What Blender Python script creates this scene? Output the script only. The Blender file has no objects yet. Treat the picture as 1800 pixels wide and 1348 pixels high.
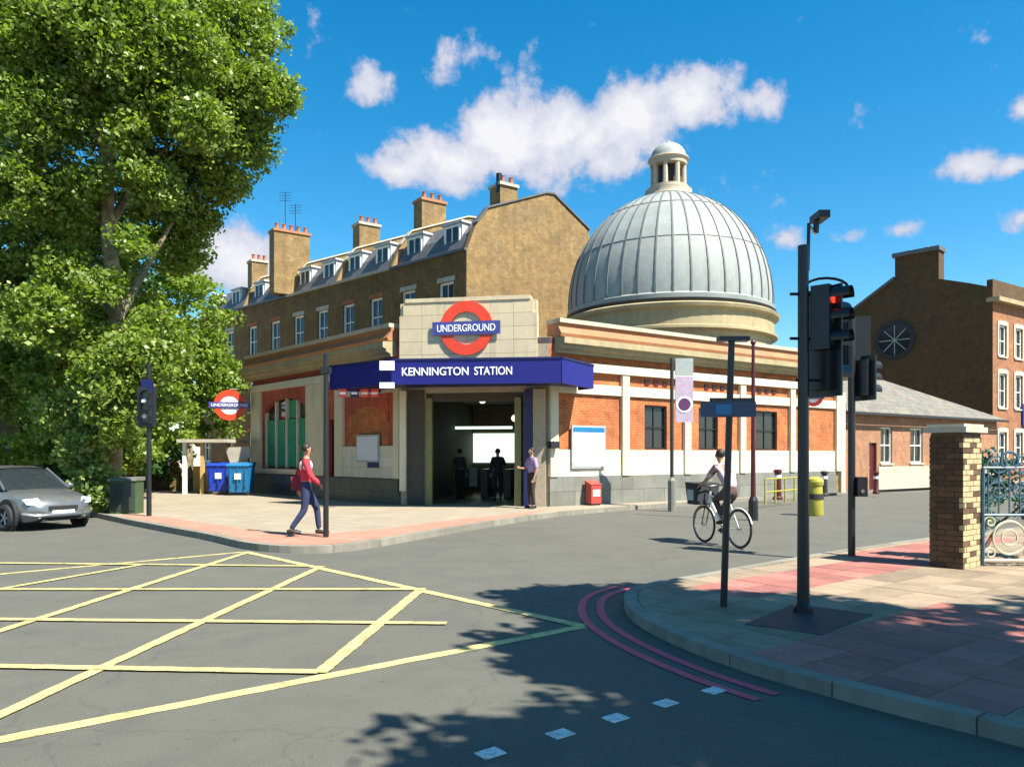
import bpy, bmesh, math, random
from mathutils import Vector, Matrix, noise as mnoise
import numpy as np
random.seed(7)
rng = np.random.default_rng(11)
C = bpy.context.scene.collection
S = bpy.context.scene
R = math.radians

# ------------------------------------------------------------------ camera, sky, sun, exposure
FP, HZ, EYE = 1350.0, 800.0, 1.65          # focal length in photo pixels, horizon row, eye height
cam_d = bpy.data.cameras.new('camera'); cam = bpy.data.objects.new('camera', cam_d); C.objects.link(cam)
cam.location = (0, 0, EYE); cam.rotation_euler = (R(90), 0, 0)
cam_d.sensor_fit = 'HORIZONTAL'; cam_d.sensor_width = 36; cam_d.lens = 36 * FP / 1800
cam_d.shift_y = (HZ - 674) / 1800
cam_d.clip_start = 0.05; cam_d.clip_end = 3000
S.camera = cam

SUN_AZ, SUN_EL = 127.0, 54.0
EXPO = 1.36
SKY_STR = 0.078
world = bpy.data.worlds.new('World'); S.world = world; world.use_nodes = True
wn = world.node_tree; wn.nodes.clear()
def WN(t, **k):
    n = wn.nodes.new(t)
    for a, b in k.items(): setattr(n, a, b)
    return n
def wm(op, a, b=None, c=None):
    n = WN('ShaderNodeMath', operation=op)
    for i, v in enumerate((a, b, c)):
        if v is None: continue
        if isinstance(v, (int, float)): n.inputs[i].default_value = v
        else: wn.links.new(v, n.inputs[i])
    return n.outputs[0]
sky = WN('ShaderNodeTexSky', sky_type='NISHITA'); sky.sun_disc = False
sky.sun_elevation = R(SUN_EL); sky.sun_rotation = R(SUN_AZ); sky.altitude = 50
sky.air_density = 1.0; sky.dust_density = 0.3; sky.ozone_density = 3.0
hs = WN('ShaderNodeHueSaturation'); hs.inputs['Saturation'].default_value = 1.42; hs.inputs['Hue'].default_value = 0.487
hs.inputs['Value'].default_value = 1.0
wn.links.new(sky.outputs[0], hs.inputs['Color'])
tc = WN('ShaderNodeTexCoord'); nrm = WN('ShaderNodeVectorMath', operation='NORMALIZE'); wn.links.new(tc.outputs['Generated'], nrm.inputs[0])
sp = WN('ShaderNodeSeparateXYZ'); wn.links.new(nrm.outputs[0], sp.inputs[0])
az = wm('ARCTAN2', sp.outputs[0], sp.outputs[1]); el = wm('ARCSINE', sp.outputs[2])
cmb = WN('ShaderNodeCombineXYZ'); wn.links.new(az, cmb.inputs[0]); wn.links.new(el, cmb.inputs[1])
nz = WN('ShaderNodeTexNoise'); nz.inputs['Scale'].default_value = 17; nz.inputs['Detail'].default_value = 9; nz.inputs['Roughness'].default_value = .62
wn.links.new(cmb.outputs[0], nz.inputs['Vector'])
CL = [(700,300,70,28,1.1),(790,285,110,50,1.35),(890,245,110,76,1.4),(1000,240,125,76,1.4),(1110,210,115,62,1.35),(1225,180,95,52,1.25),(1325,178,48,32,.85),
      (1050,290,105,34,1.),(890,165,50,26,.55),(645,142,58,34,.85),(850,92,85,34,.62),(780,120,40,40,.5),(790,190,40,28,.45),(1700,296,48,22,.9),(1775,295,30,14,.8),
      (1798,190,34,20,.9),(1580,405,40,17,.75),(1385,420,40,22,.65),(1798,380,32,20,.8),(425,465,110,66,1.3),(1480,420,40,14,.4)]
acc = None
for x, y, rx, ry, w in CL:
    a0 = math.atan((x-900)/FP); e0 = math.atan((HZ-y)/FP*math.cos(a0))
    sb = WN('ShaderNodeVectorMath', operation='SUBTRACT'); wn.links.new(cmb.outputs[0], sb.inputs[0]); sb.inputs[1].default_value = (a0, e0, 0)
    ml = WN('ShaderNodeVectorMath', operation='MULTIPLY'); wn.links.new(sb.outputs[0], ml.inputs[0])
    ml.inputs[1].default_value = (FP/rx/1.35, FP/ry/1.35, 0)
    ln = WN('ShaderNodeVectorMath', operation='LENGTH'); wn.links.new(ml.outputs[0], ln.inputs[0])
    v = wm('MULTIPLY', wm('SUBTRACT', 1.0, ln.outputs['Value']), w)
    acc = v if acc is None else wm('MAXIMUM', acc, v)
# the same fair-weather clouds go on all round the sky beyond the frame
nz2 = WN('ShaderNodeTexNoise'); nz2.inputs['Scale'].default_value = 3.2; nz2.inputs['Detail'].default_value = 3
wn.links.new(cmb.outputs[0], nz2.inputs['Vector'])
outside = wm('GREATER_THAN', wm('ABSOLUTE', az), 0.78)
high = wm('GREATER_THAN', el, 0.62)
gen = wm('MULTIPLY', wm('MULTIPLY', wm('SUBTRACT', nz2.outputs[0], 0.56), 4.0), wm('MAXIMUM', outside, high))
acc = wm('MAXIMUM', acc, wm('SUBTRACT', gen, 0.05))
mval = wm('ADD', acc, wm('MULTIPLY', wm('SUBTRACT', nz.outputs[0], 0.5), 2.3))
mr = WN('ShaderNodeMapRange', interpolation_type='SMOOTHSTEP'); wn.links.new(mval, mr.inputs[0])
mr.inputs[1].default_value = 0.2; mr.inputs[2].default_value = 0.7
cr = WN('ShaderNodeMix', data_type='RGBA'); cr.inputs[6].default_value = (2.9, 3.1, 3.9, 1); cr.inputs[7].default_value = (4.6, 4.6, 4.8, 1)
mr2 = WN('ShaderNodeMapRange'); wn.links.new(mval, mr2.inputs[0]); mr2.inputs[1].default_value = 0.5; mr2.inputs[2].default_value = 1.2
wn.links.new(mr2.outputs[0], cr.inputs[0])
mx = WN('ShaderNodeMix', data_type='RGBA'); wn.links.new(mr.outputs[0], mx.inputs[0]); wn.links.new(hs.outputs[0], mx.inputs[6]); wn.links.new(cr.outputs[2], mx.inputs[7])
bg = WN('ShaderNodeBackground'); bg.inputs[1].default_value = SKY_STR; wn.links.new(mx.outputs[2], bg.inputs[0])
wo = WN('ShaderNodeOutputWorld'); wn.links.new(bg.outputs[0], wo.inputs[0])

sun_d = bpy.data.lights.new('sun', 'SUN'); sun_d.energy = 4.9; sun_d.angle = R(.53); sun_d.color = (1, .945, .84)
sun = bpy.data.objects.new('sun', sun_d); C.objects.link(sun)
sdir = Vector((math.sin(R(SUN_AZ))*math.cos(R(SUN_EL)), math.cos(R(SUN_AZ))*math.cos(R(SUN_EL)), math.sin(R(SUN_EL))))
sun.rotation_euler = sdir.to_track_quat('Z', 'Y').to_euler(); sun.location = (20, -15, 30)
S.view_settings.view_transform = 'Standard'; S.view_settings.look = 'None'; S.view_settings.exposure = EXPO; S.view_settings.gamma = 1
S.view_settings.use_curve_mapping = False
S.render.engine = 'CYCLES'

# ------------------------------------------------------------------ helpers
def P(x, y, Y): return Vector(((x-900)/FP*Y, Y, EYE+(HZ-y)/FP*Y))
def G(x, y, z=0.0):
    Y = (EYE-z)*FP/(y-HZ); return Vector(((x-900)/FP*Y, Y, z))
WO = {}
class MB:
    def __init__(s): s.v = []; s.f = []
    def add(s, vs, fs):
        o = len(s.v); s.v += [Vector(v) for v in vs]; s.f += [tuple(i+o for i in f) for f in fs]; return s
    def hexa(s, c):      # 8 corners: bottom 4, top 4 (same winding)
        return s.add(c, [(0,3,2,1),(4,5,6,7),(0,1,5,4),(1,2,6,5),(2,3,7,6),(3,0,4,7)])
    def box(s, a, b):
        x0,y0,z0 = a; x1,y1,z1 = b
        return s.hexa([(x0,y0,z0),(x1,y0,z0),(x1,y1,z0),(x0,y1,z0),(x0,y0,z1),(x1,y0,z1),(x1,y1,z1),(x0,y1,z1)])
    def prism(s, pts, off):   # polygon extruded by offset vector
        n = len(pts); pts = [Vector(p) for p in pts]; off = Vector(off)
        return s.add(pts + [p+off for p in pts], [tuple(range(n))[::-1], tuple(range(n, 2*n))] + [(i, (i+1) % n, (i+1) % n+n, i+n) for i in range(n)])
    def tube(s, pts, rad, n=8, cap=True):
        pts = [Vector(p) for p in pts]
        if not hasattr(rad, '__len__'): rad = [rad]*len(pts)
        rings = []; up = None
        for i, p in enumerate(pts):
            t = (pts[min(i+1, len(pts)-1)] - pts[max(i-1, 0)])
            if t.length < 1e-9: t = Vector((0,0,1))
            t.normalize()
            if up is None:
                a = Vector((0,0,1)) if abs(t.z) < .9 else Vector((1,0,0)); up = t.cross(a).normalized()
            up = (up - t*up.dot(t)).normalized(); w = t.cross(up)
            rings.append([p + (up*math.cos(k*2*math.pi/n) + w*math.sin(k*2*math.pi/n))*rad[i] for k in range(n)])
        vs = [v for r in rings for v in r]; fs = []
        for i in range(len(pts)-1):
            for k in range(n):
                a = i*n+k; b = i*n+(k+1) % n; fs.append((a, b, b+n, a+n))
        if cap: fs += [tuple(range(n))[::-1], tuple(range(len(vs)-n, len(vs)))]
        return s.add(vs, fs)
    def lathe(s, prof, c=(0,0,0), n=32, a0=0, a1=2*math.pi):
        c = Vector(c); full = abs(a1-a0-2*math.pi) < 1e-6; m = n if full else n+1
        vs = []
        for r, z in prof:
            for k in range(m):
                a = a0+(a1-a0)*k/n; vs.append(c+Vector((r*math.cos(a), r*math.sin(a), z)))
        fs = []
        for i in range(len(prof)-1):
            for k in range(n):
                k2 = (k+1) % m; fs.append((i*m+k, i*m+k2, (i+1)*m+k2, (i+1)*m+k))
        return s.add(vs, fs)
    def ball(s, c, r, n=10, m=7):
        c = Vector(c); r = Vector(r) if hasattr(r, '__len__') else Vector((r,r,r)); vs = []; fs = []
        for i in range(m+1):
            t = math.pi*i/m
            for k in range(n):
                a = 2*math.pi*k/n; vs.append(c+Vector((r.x*math.sin(t)*math.cos(a), r.y*math.sin(t)*math.sin(a), r.z*math.cos(t))))
        for i in range(m):
            for k in range(n): fs.append((i*n+k, (i+1)*n+k, (i+1)*n+(k+1) % n, i*n+(k+1) % n))
        return s.add(vs, fs)
    def torus(s, c, ax, R0, r0, n=24, m=8, squash=1.0):
        c = Vector(c); ax = Vector(ax).normalized(); u = ax.orthogonal().normalized(); w = ax.cross(u); vs = []; fs = []
        for i in range(n):
            a = 2*math.pi*i/n; d = u*math.cos(a)+w*math.sin(a)
            for k in range(m):
                b = 2*math.pi*k/m; vs.append(c+d*(R0+r0*math.cos(b))+ax*(r0*squash*math.sin(b)))
        for i in range(n):
            for k in range(m): fs.append((i*m+k, ((i+1) % n)*m+k, ((i+1) % n)*m+(k+1) % m, i*m+(k+1) % m))
        return s.add(vs, fs)
    def disc(s, c, ax, r, th, n=24, r_in=0.0):
        c = Vector(c); ax = Vector(ax).normalized(); u = ax.orthogonal().normalized(); w = ax.cross(u)
        D = [u*math.cos(2*math.pi*i/n)+w*math.sin(2*math.pi*i/n) for i in range(n)]
        if r_in <= 0: return s.prism([c+d*r for d in D], ax*th)
        vs = [c+d*r for d in D]+[c+d*r_in for d in D]+[c+d*r+ax*th for d in D]+[c+d*r_in+ax*th for d in D]; fs = []
        for i in range(n):
            j = (i+1) % n
            fs += [(i, j, j+n, i+n), (i+2*n, i+3*n, j+3*n, j+2*n), (i, i+2*n, j+2*n, j), (i+n, j+n, j+3*n, i+3*n)]
        return s.add(vs, fs)
class Frame:                      # a wall's own axes: s along it, d out towards the street, z up
    def __init__(s, o, u, n): s.o = Vector((o[0], o[1], 0)); s.u = Vector((u[0], u[1], 0)).normalized(); s.n = Vector((n[0], n[1], 0)).normalized()
    def p(s, a, d, z): return s.o + s.u*a + s.n*d + Vector((0,0,z))
    def box(s, mb, a0, a1, d0, d1, z0, z1):
        return mb.hexa([s.p(a0,d0,z0), s.p(a1,d0,z0), s.p(a1,d1,z0), s.p(a0,d1,z0), s.p(a0,d0,z1), s.p(a1,d0,z1), s.p(a1,d1,z1), s.p(a0,d1,z1)])
    def at(s, px, d=0):           # the s at which the photo column px meets the wall
        k = (px-900)/FP; o = s.o + s.n*d
        return (k*o.y-o.x)/(s.u.x-k*s.u.y)
    def zat(s, px, py, d=0):
        q = s.p(s.at(px, d), d, 0); return EYE+(HZ-py)/FP*q.y

def mesh_from(name, v, f, uv=True):
    me = bpy.data.meshes.new(name); me.from_pydata([tuple(x) for x in v], [], f)
    bm = bmesh.new(); bm.from_mesh(me); bmesh.ops.recalc_face_normals(bm, faces=bm.faces)
    if uv:
        L = bm.loops.layers.uv.new('uv'); Z = Vector((0,0,1))
        for fc in bm.faces:
            n = fc.normal
            t = Z.cross(n) if abs(n.z) < .85 else None
            if t: t.normalize()
            for lp in fc.loops:
                c = lp.vert.co
                lp[L].uv = (c.dot(t), c.z) if t else (c.x, c.y)
    bm.to_mesh(me); bm.free(); return me
def tag(o, label=None, cat=None, group=None, kind=None):
    if label: o['label'] = label
    if cat: o['category'] = cat
    if group: o['group'] = group
    if kind: o['kind'] = kind
    return o
def O(name, mb, m, parent=None, origin=None, smooth=False, kind=None, label=None):
    vs = mb.v
    if parent is not None: org = WO[parent.name]
    elif origin is not None: org = Vector(origin)
    else:
        xs = [v.x for v in vs]; ys = [v.y for v in vs]; zs = [v.z for v in vs]
        org = Vector(((min(xs)+max(xs))/2, (min(ys)+max(ys))/2, min(zs)))
    me = mesh_from(name, [v-org for v in vs], mb.f)
    if m: me.materials.append(m)
    if smooth:
        for p in me.polygons: p.use_smooth = True
        try: me.set_sharp_from_angle(angle=R(38))
        except Exception: pass
    o = bpy.data.objects.new(name, me); C.objects.link(o)
    if parent is not None: o.parent = parent
    else: o.location = org
    WO[o.name] = org
    if kind: o['kind'] = kind
    if label: o['label'] = label
    return o
def thing(name, label, cat, loc, group=None, rz=0):
    o = bpy.data.objects.new(name, None); C.objects.link(o); o.location = loc; o.rotation_euler = (0,0,rz); o.empty_display_size = .2
    WO[o.name] = Vector((0,0,0)) if rz or tuple(loc) == (0,0,0) else Vector(loc)
    return tag(o, label, cat, group)
def lthing(name, label, cat, loc, rz, group=None):       # parts are given in the thing's own axes
    o = thing(name, label, cat, loc, group, rz); WO[o.name] = Vector((0,0,0)); return o
def dup(root, loc, rz, label, group=None):
    r = root.copy(); C.objects.link(r); r.location = loc; r.rotation_euler = (0,0,rz); r['label'] = label
    if group: r['group'] = group
    for ch in list(root.children):
        c = ch.copy(); C.objects.link(c); c.parent = r
        for g in ch.children:
            d = g.copy(); C.objects.link(d); d.parent = c
    return r

# ------------------------------------------------------------------ materials
def base_mat(name):
    m = bpy.data.materials.new(name); m.use_nodes = True; nt = m.node_tree
    return m, nt, nt.nodes['Principled BSDF']
def N(nt, t, **k):
    n = nt.nodes.new(t)
    for a, b in k.items(): setattr(n, a, b)
    return n
def c4(c, k=1.0): return (min(c[0]*k, 1), min(c[1]*k, 1), min(c[2]*k, 1), 1)
def rgbmix(nt, fac, a, b, mode='MIX'):
    n = N(nt, 'ShaderNodeMix', data_type='RGBA', blend_type=mode)
    for i, v in ((0, fac), (6, a), (7, b)):
        if isinstance(v, bpy.types.NodeSocket): nt.links.new(v, n.inputs[i])
        else: n.inputs[i].default_value = v
    return n.outputs[2]
def noise_fac(nt, scale, lo=.35, hi=.65, detail=5, coord='Object', rough=.6):
    t = N(nt, 'ShaderNodeTexCoord'); n = N(nt, 'ShaderNodeTexNoise'); n.inputs['Scale'].default_value = scale; n.inputs['Detail'].default_value = detail
    n.inputs['Roughness'].default_value = rough
    nt.links.new(t.outputs[coord], n.inputs['Vector'])
    r = N(nt, 'ShaderNodeMapRange'); nt.links.new(n.outputs[0], r.inputs[0]); r.inputs[1].default_value = lo; r.inputs[2].default_value = hi
    return r.outputs[0]
def bump(nt, b, h, s, dist=.01):
    n = N(nt, 'ShaderNodeBump'); n.inputs['Strength'].default_value = s; n.inputs['Distance'].default_value = dist
    nt.links.new(h, n.inputs['Height']); nt.links.new(n.outputs[0], b.inputs['Normal'])
def streaks(nt, c, amt, dark=(.12,.1,.07,1), sc=2.6):
    t = N(nt, 'ShaderNodeTexCoord'); mp = N(nt, 'ShaderNodeMapping'); mp.inputs['Scale'].default_value = (sc, sc, .28); nt.links.new(t.outputs['Object'], mp.inputs[0])
    n = N(nt, 'ShaderNodeTexNoise'); n.inputs['Scale'].default_value = 1.6; n.inputs['Detail'].default_value = 8; n.inputs['Roughness'].default_value = .7; nt.links.new(mp.outputs[0], n.inputs['Vector'])
    r_ = N(nt, 'ShaderNodeMapRange'); nt.links.new(n.outputs[0], r_.inputs[0]); r_.inputs[1].default_value = .48; r_.inputs[2].default_value = .8; r_.inputs[4].default_value = amt
    return rgbmix(nt, r_.outputs[0], c, dark)
def mat(name, col, rough=.75, var=.18, scale=2.5, fine=30, bmp=.15, metal=0.0, stain=None, stain_amt=.5, obj_var=0.0):
    m, nt, b = base_mat(name)
    b.inputs['Roughness'].default_value = rough; b.inputs['Metallic'].default_value = metal
    f1 = noise_fac(nt, scale); f2 = noise_fac(nt, fine, .3, .7, 3)
    c = rgbmix(nt, f1, c4(col, 1-var), c4(col, 1+var))
    c = rgbmix(nt, .35, c, rgbmix(nt, f2, c4(col, .75), c4(col, 1.2)))
    if stain:
        f3 = noise_fac(nt, scale*.6+.3, .52, .75, 6)
        mm = N(nt, 'ShaderNodeMath', operation='MULTIPLY'); nt.links.new(f3, mm.inputs[0]); mm.inputs[1].default_value = stain_amt
        c = rgbmix(nt, mm.outputs[0], c, c4(stain))
    if stain: c = streaks(nt, c, .5, c4(stain, .45))
    if obj_var:
        oi = N(nt, 'ShaderNodeObjectInfo'); h = N(nt, 'ShaderNodeHueSaturation'); r = N(nt, 'ShaderNodeMapRange')
        nt.links.new(oi.outputs['Random'], r.inputs[0]); r.inputs[3].default_value = 1-obj_var; r.inputs[4].default_value = 1+obj_var
        nt.links.new(r.outputs[0], h.inputs['Value']); nt.links.new(c, h.inputs['Color']); c = h.outputs[0]
    nt.links.new(c, b.inputs['Base Color'])
    if bmp: bump(nt, b, f2, bmp, .006)
    return m
def brick_mat(name, c1, c2, mortar, sx=.23, sy=.075, stain=(.08,.06,.04), stain_amt=.45, mort=.012):
    m, nt, b = base_mat(name); b.inputs['Roughness'].default_value = .9
    t = N(nt, 'ShaderNodeTexCoord'); br = N(nt, 'ShaderNodeTexBrick'); nt.links.new(t.outputs['UV'], br.inputs['Vector'])
    br.inputs['Scale'].default_value = 1; br.inputs['Brick Width'].default_value = sx; br.inputs['Row Height'].default_value = sy
    br.inputs['Mortar Size'].default_value = mort; br.inputs['Color1'].default_value = c4(c1); br.inputs['Color2'].default_value = c4(c2)
    br.inputs['Mortar'].default_value = c4(mortar); br.inputs['Bias'].default_value = 0
    f = noise_fac(nt, 1.1, .45, .8, 6); f2 = noise_fac(nt, 9, .3, .7, 4)
    c = rgbmix(nt, .25, br.outputs[0], rgbmix(nt, f2, c4(c1, .7), c4(c2, 1.3)))
    mm = N(nt, 'ShaderNodeMath', operation='MULTIPLY'); nt.links.new(f, mm.inputs[0]); mm.inputs[1].default_value = stain_amt
    c = rgbmix(nt, mm.outputs[0], c, c4(stain))
    f4 = noise_fac(nt, 3.2, .35, .65, 8, rough=.75); c = rgbmix(nt, f4, c, rgbmix(nt, 1.0, c, (.62,.58,.5,1), 'MULTIPLY'))
    f5 = noise_fac(nt, .9, .4, .7, 4); c = rgbmix(nt, f5, c, rgbmix(nt, 1.0, c, (1.28,1.2,1.05,1), 'MULTIPLY'))
    c = streaks(nt, c, .4, c4(stain, .5))
    nt.links.new(c, b.inputs['Base Color'])
    bump(nt, b, br.outputs['Fac'], -.5, .01)
    return m
def plain(name, col, rough=.4, metal=0.0, emit=0, coat=0.0):
    m, nt, b = base_mat(name); b.inputs['Roughness'].default_value = rough; b.inputs['Metallic'].default_value = metal
    f = noise_fac(nt, 6, .3, .7); nt.links.new(rgbmix(nt, f, c4(col, .88), c4(col, 1.1)), b.inputs['Base Color'])
    if coat: b.inputs['Coat Weight'].default_value = coat
    if emit: b.inputs['Emission Color'].default_value = c4(col); b.inputs['Emission Strength'].default_value = emit
    return m
def leaf_mat(name, a, b_, c_):
    m = bpy.data.materials.new(name); m.use_nodes = True; nt = m.node_tree; nt.nodes.clear()
    g = N(nt, 'ShaderNodeNewGeometry'); r = N(nt, 'ShaderNodeValToRGB'); nt.links.new(g.outputs['Random Per Island'], r.inputs[0])
    e = r.color_ramp.elements; e[0].color = c4(a); e[0].position = 0; e[1].color = c4(c_); e[1].position = 1
    x = e.new(.5); x.color = c4(b_)
    f = noise_fac(nt, .55, .35, .65, 3)
    col = rgbmix(nt, f, r.outputs[0], rgbmix(nt, .5, r.outputs[0], c4(b_, 1.2)))
    d = N(nt, 'ShaderNodeBsdfPrincipled'); d.inputs['Roughness'].default_value = .45; nt.links.new(col, d.inputs['Base Color'])
    t = N(nt, 'ShaderNodeBsdfTranslucent'); nt.links.new(rgbmix(nt, 1.0, col, (1.5,1.7,.5,1), 'MULTIPLY'), t.inputs[0])
    ms = N(nt, 'ShaderNodeMixShader'); ms.inputs[0].default_value = .4; nt.links.new(d.outputs[0], ms.inputs[1]); nt.links.new(t.outputs[0], ms.inputs[2])
    o = N(nt, 'ShaderNodeOutputMaterial'); nt.links.new(ms.outputs[0], o.inputs[0]); return m

def asphalt():
    m, nt, b = base_mat('asphalt')
    f1 = noise_fac(nt, .35, .3, .7, 5); f2 = noise_fac(nt, 70, .25, .75, 4, rough=.8); f3 = noise_fac(nt, 2.2, .4, .75, 6)
    c = rgbmix(nt, f1, (.078,.078,.062,1), (.108,.106,.084,1))
    c = rgbmix(nt, .55, c, rgbmix(nt, f2, (.035,.035,.031,1), (.17,.165,.13,1)))
    mm = N(nt, 'ShaderNodeMath', operation='MULTIPLY'); nt.links.new(f3, mm.inputs[0]); mm.inputs[1].default_value = .35
    c = rgbmix(nt, mm.outputs[0], c, (.06,.058,.05,1))
    f6 = noise_fac(nt, .9, .5, .62, 3); f7 = noise_fac(nt, 12, .62, .72, 4)
    m6 = N(nt, 'ShaderNodeMath', operation='MULTIPLY'); nt.links.new(f6, m6.inputs[0]); m6.inputs[1].default_value = .3
    c = rgbmix(nt, m6.outputs[0], c, rgbmix(nt, 1.0, c, (.72,.72,.76,1), 'MULTIPLY'))
    m7 = N(nt, 'ShaderNodeMath', operation='MULTIPLY'); nt.links.new(f7, m7.inputs[0]); m7.inputs[1].default_value = .5
    c = rgbmix(nt, m7.outputs[0], c, (.035,.034,.03,1))
    # cracks
    t = N(nt, 'ShaderNodeTexCoord'); v = N(nt, 'ShaderNodeTexVoronoi', feature='DISTANCE_TO_EDGE'); v.inputs['Scale'].default_value = .33
    nn = N(nt, 'ShaderNodeTexNoise'); nn.inputs['Scale'].default_value = 1.5; nn.inputs['Detail'].default_value = 6; nt.links.new(t.outputs['Object'], nn.inputs['Vector'])
    va = N(nt, 'ShaderNodeVectorMath', operation='ADD'); nt.links.new(t.outputs['Object'], va.inputs[0]); nt.links.new(nn.outputs['Color'], va.inputs[1])
    nt.links.new(va.outputs[0], v.inputs['Vector'])
    r = N(nt, 'ShaderNodeMapRange'); nt.links.new(v.outputs['Distance'], r.inputs[0]); r.inputs[1].default_value = .002; r.inputs[2].default_value = .007; r.inputs[3].default_value = .22; r.inputs[4].default_value = 0
    c = rgbmix(nt, r.outputs[0], c, (.03,.029,.026,1))
    nt.links.new(c, b.inputs['Base Color']); b.inputs['Roughness'].default_value = .85
    bump(nt, b, f2, .5, .006); return m
def paint(name, col, wear=.5):
    m, nt, b = base_mat(name); b.inputs['Roughness'].default_value = .7
    f = noise_fac(nt, 3.5, .47, .62, 10, rough=.85); f2 = noise_fac(nt, 45, .45, .62, 4, rough=.8)
    mm = N(nt, 'ShaderNodeMath', operation='MULTIPLY'); nt.links.new(f, mm.inputs[0]); mm.inputs[1].default_value = wear
    c = rgbmix(nt, mm.outputs[0], c4(col), (.1,.098,.08,1))
    m3 = N(nt, 'ShaderNodeMath', operation='MULTIPLY'); nt.links.new(f2, m3.inputs[0]); m3.inputs[1].default_value = .55
    c = rgbmix(nt, m3.outputs[0], c, (.1,.098,.08,1)); nt.links.new(c, b.inputs['Base Color']); bump(nt, b, f2, .3, .004); return m
def paving(name, c1, c2, joint, sx, sy, stain):
    m, nt, b = base_mat(name); b.inputs['Roughness'].default_value = .85
    t = N(nt, 'ShaderNodeTexCoord'); mp = N(nt, 'ShaderNodeMapping'); mp.inputs['Rotation'].default_value = (0,0,R(35)); nt.links.new(t.outputs['Object'], mp.inputs[0])
    br = N(nt, 'ShaderNodeTexBrick'); nt.links.new(mp.outputs[0], br.inputs['Vector']); br.inputs['Scale'].default_value = 1
    br.inputs['Brick Width'].default_value = sx; br.inputs['Row Height'].default_value = sy; br.inputs['Mortar Size'].default_value = .012
    br.inputs['Color1'].default_value = c4(c1); br.inputs['Color2'].default_value = c4(c2); br.inputs['Mortar'].default_value = c4(joint)
    f = noise_fac(nt, 1.2, .45, .75, 6); f2 = noise_fac(nt, 40, .3, .7, 4)
    mm = N(nt, 'ShaderNodeMath', operation='MULTIPLY'); nt.links.new(f, mm.inputs[0]); mm.inputs[1].default_value = .45
    c = rgbmix(nt, mm.outputs[0], br.outputs[0], c4(stain)); c = rgbmix(nt, .25, c, rgbmix(nt, f2, c4(c1, .5), c4(c2, 1.4)))
    nt.links.new(c, b.inputs['Base Color']); bump(nt, b, br.outputs['Fac'], -.3, .005); return m

M = {}
M['asphalt'] = asphalt()
M['yellow'] = paint('yellow_paint', (.68,.56,.2), .72)
M['red_line'] = paint('red_paint', (.85,.06,.12), .25)
M['white_paint'] = paint('white_paint', (.78,.78,.75), .35)
M['paving_far'] = paving('pale_paving', (.26,.215,.15), (.31,.26,.19), (.12,.1,.075), .75, .6, (.17,.145,.11))
M['tactile'] = paving('salmon_paving', (.34,.155,.10), (.42,.205,.145), (.18,.09,.06), .4, .4, (.28,.19,.13))
M['sand'] = mat('sandy_path', (.30,.25,.16), .95)
M['slab'] = mat('paving_slab', (.255,.19,.125), .9, .15, 3, 60, .3, stain=(.16,.135,.1), stain_amt=.6, obj_var=.22)
M['slab_red'] = mat('red_paving_slab', (.33,.12,.095), .9, .15, 3, 60, .3, stain=(.2,.12,.11), stain_amt=.5, obj_var=.25)
M['joint'] = mat('joint_bed', (.12,.105,.085), .95)
M['kerb'] = mat('kerb_stone', (.21,.195,.155), .85, .15, 4, 70, .3, stain=(.15,.14,.11), obj_var=.15)
M['cover'] = mat('dark_patch', (.022,.022,.024), .7, .3, 3, 60, .3)
M['brick_o'] = brick_mat('orange_brick', (.36,.08,.018), (.54,.155,.035), (.40,.23,.13), stain=(.26,.075,.025), stain_amt=.5)
M['brick_r'] = brick_mat('red_brick', (.42,.06,.035), (.5,.09,.05), (.35,.15,.1), stain=(.2,.04,.03))
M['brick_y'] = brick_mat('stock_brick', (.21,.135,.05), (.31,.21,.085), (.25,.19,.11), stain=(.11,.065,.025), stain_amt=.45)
M['brick_d'] = brick_mat('shade_dark_stock_brick', (.16,.09,.025), (.24,.14,.04), (.15,.1,.045), stain=(.09,.06,.03), stain_amt=.6)  # stock brick with the shade on the terrace fronts painted into its colour
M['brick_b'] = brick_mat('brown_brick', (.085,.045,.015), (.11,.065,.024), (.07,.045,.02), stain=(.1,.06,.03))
M['brick_p'] = brick_mat('pink_brick', (.34,.15,.075), (.40,.19,.11), (.3,.2,.13), stain=(.32,.21,.13))
M['cream'] = mat('cream_faience', (.60,.53,.37), .4, .08, 1.5, 25, .1, stain=(.48,.42,.30), stain_amt=.45)
M['cream2'] = mat('cream_block', (.58,.48,.31), .55, .08, 1.5, 30, .15, stain=(.5,.42,.28), stain_amt=.4, obj_var=.06)
M['white'] = mat('white_render', (.60,.55,.42), .5, .06, 1.2, 25, .1, stain=(.58,.52,.4), stain_amt=.35, obj_var=.05)
M['cornice'] = mat('cornice_stone', (.34,.28,.155), .8, .15, 1.5, 20, .2, stain=(.28,.23,.12), stain_amt=.6)
M['cornice_t'] = mat('terracotta_moulding', (.36,.15,.065), .8, .15, 1.5, 20, .2, stain=(.35,.2,.12), stain_amt=.5)
M['plinth'] = mat('plinth_stone', (.17,.17,.14), .6, .2, 1.4, 30, .2, stain=(.14,.15,.13), obj_var=.2)
M['plinth_d'] = mat('dark_green_plinth', (.04,.055,.045), .35, .2, 1.4, 30, .1, obj_var=.2)
M['pillar'] = mat('speckled_stone', (.34,.28,.2), .7, .2, 12, 60, .2)
M['navy'] = plain('navy_paint', (.006,.01,.08), .45)
M['canopy'] = plain('blue_enamel', (.005,.006,.15), .5)
M['letters'] = plain('white_letters', (.8,.8,.86), .5)
M['u_red'] = plain('roundel_red', (.72,.055,.02), .35)
M['u_blue'] = plain('roundel_blue', (.05,.06,.24), .35)
M['dark'] = plain('black_paint', (.012,.012,.014), .38)
M['olive'] = plain('olive_steel', (.17,.16,.05), .5)
M['interior'] = mat('hall_tiles', (.15,.14,.09), .5)
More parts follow.
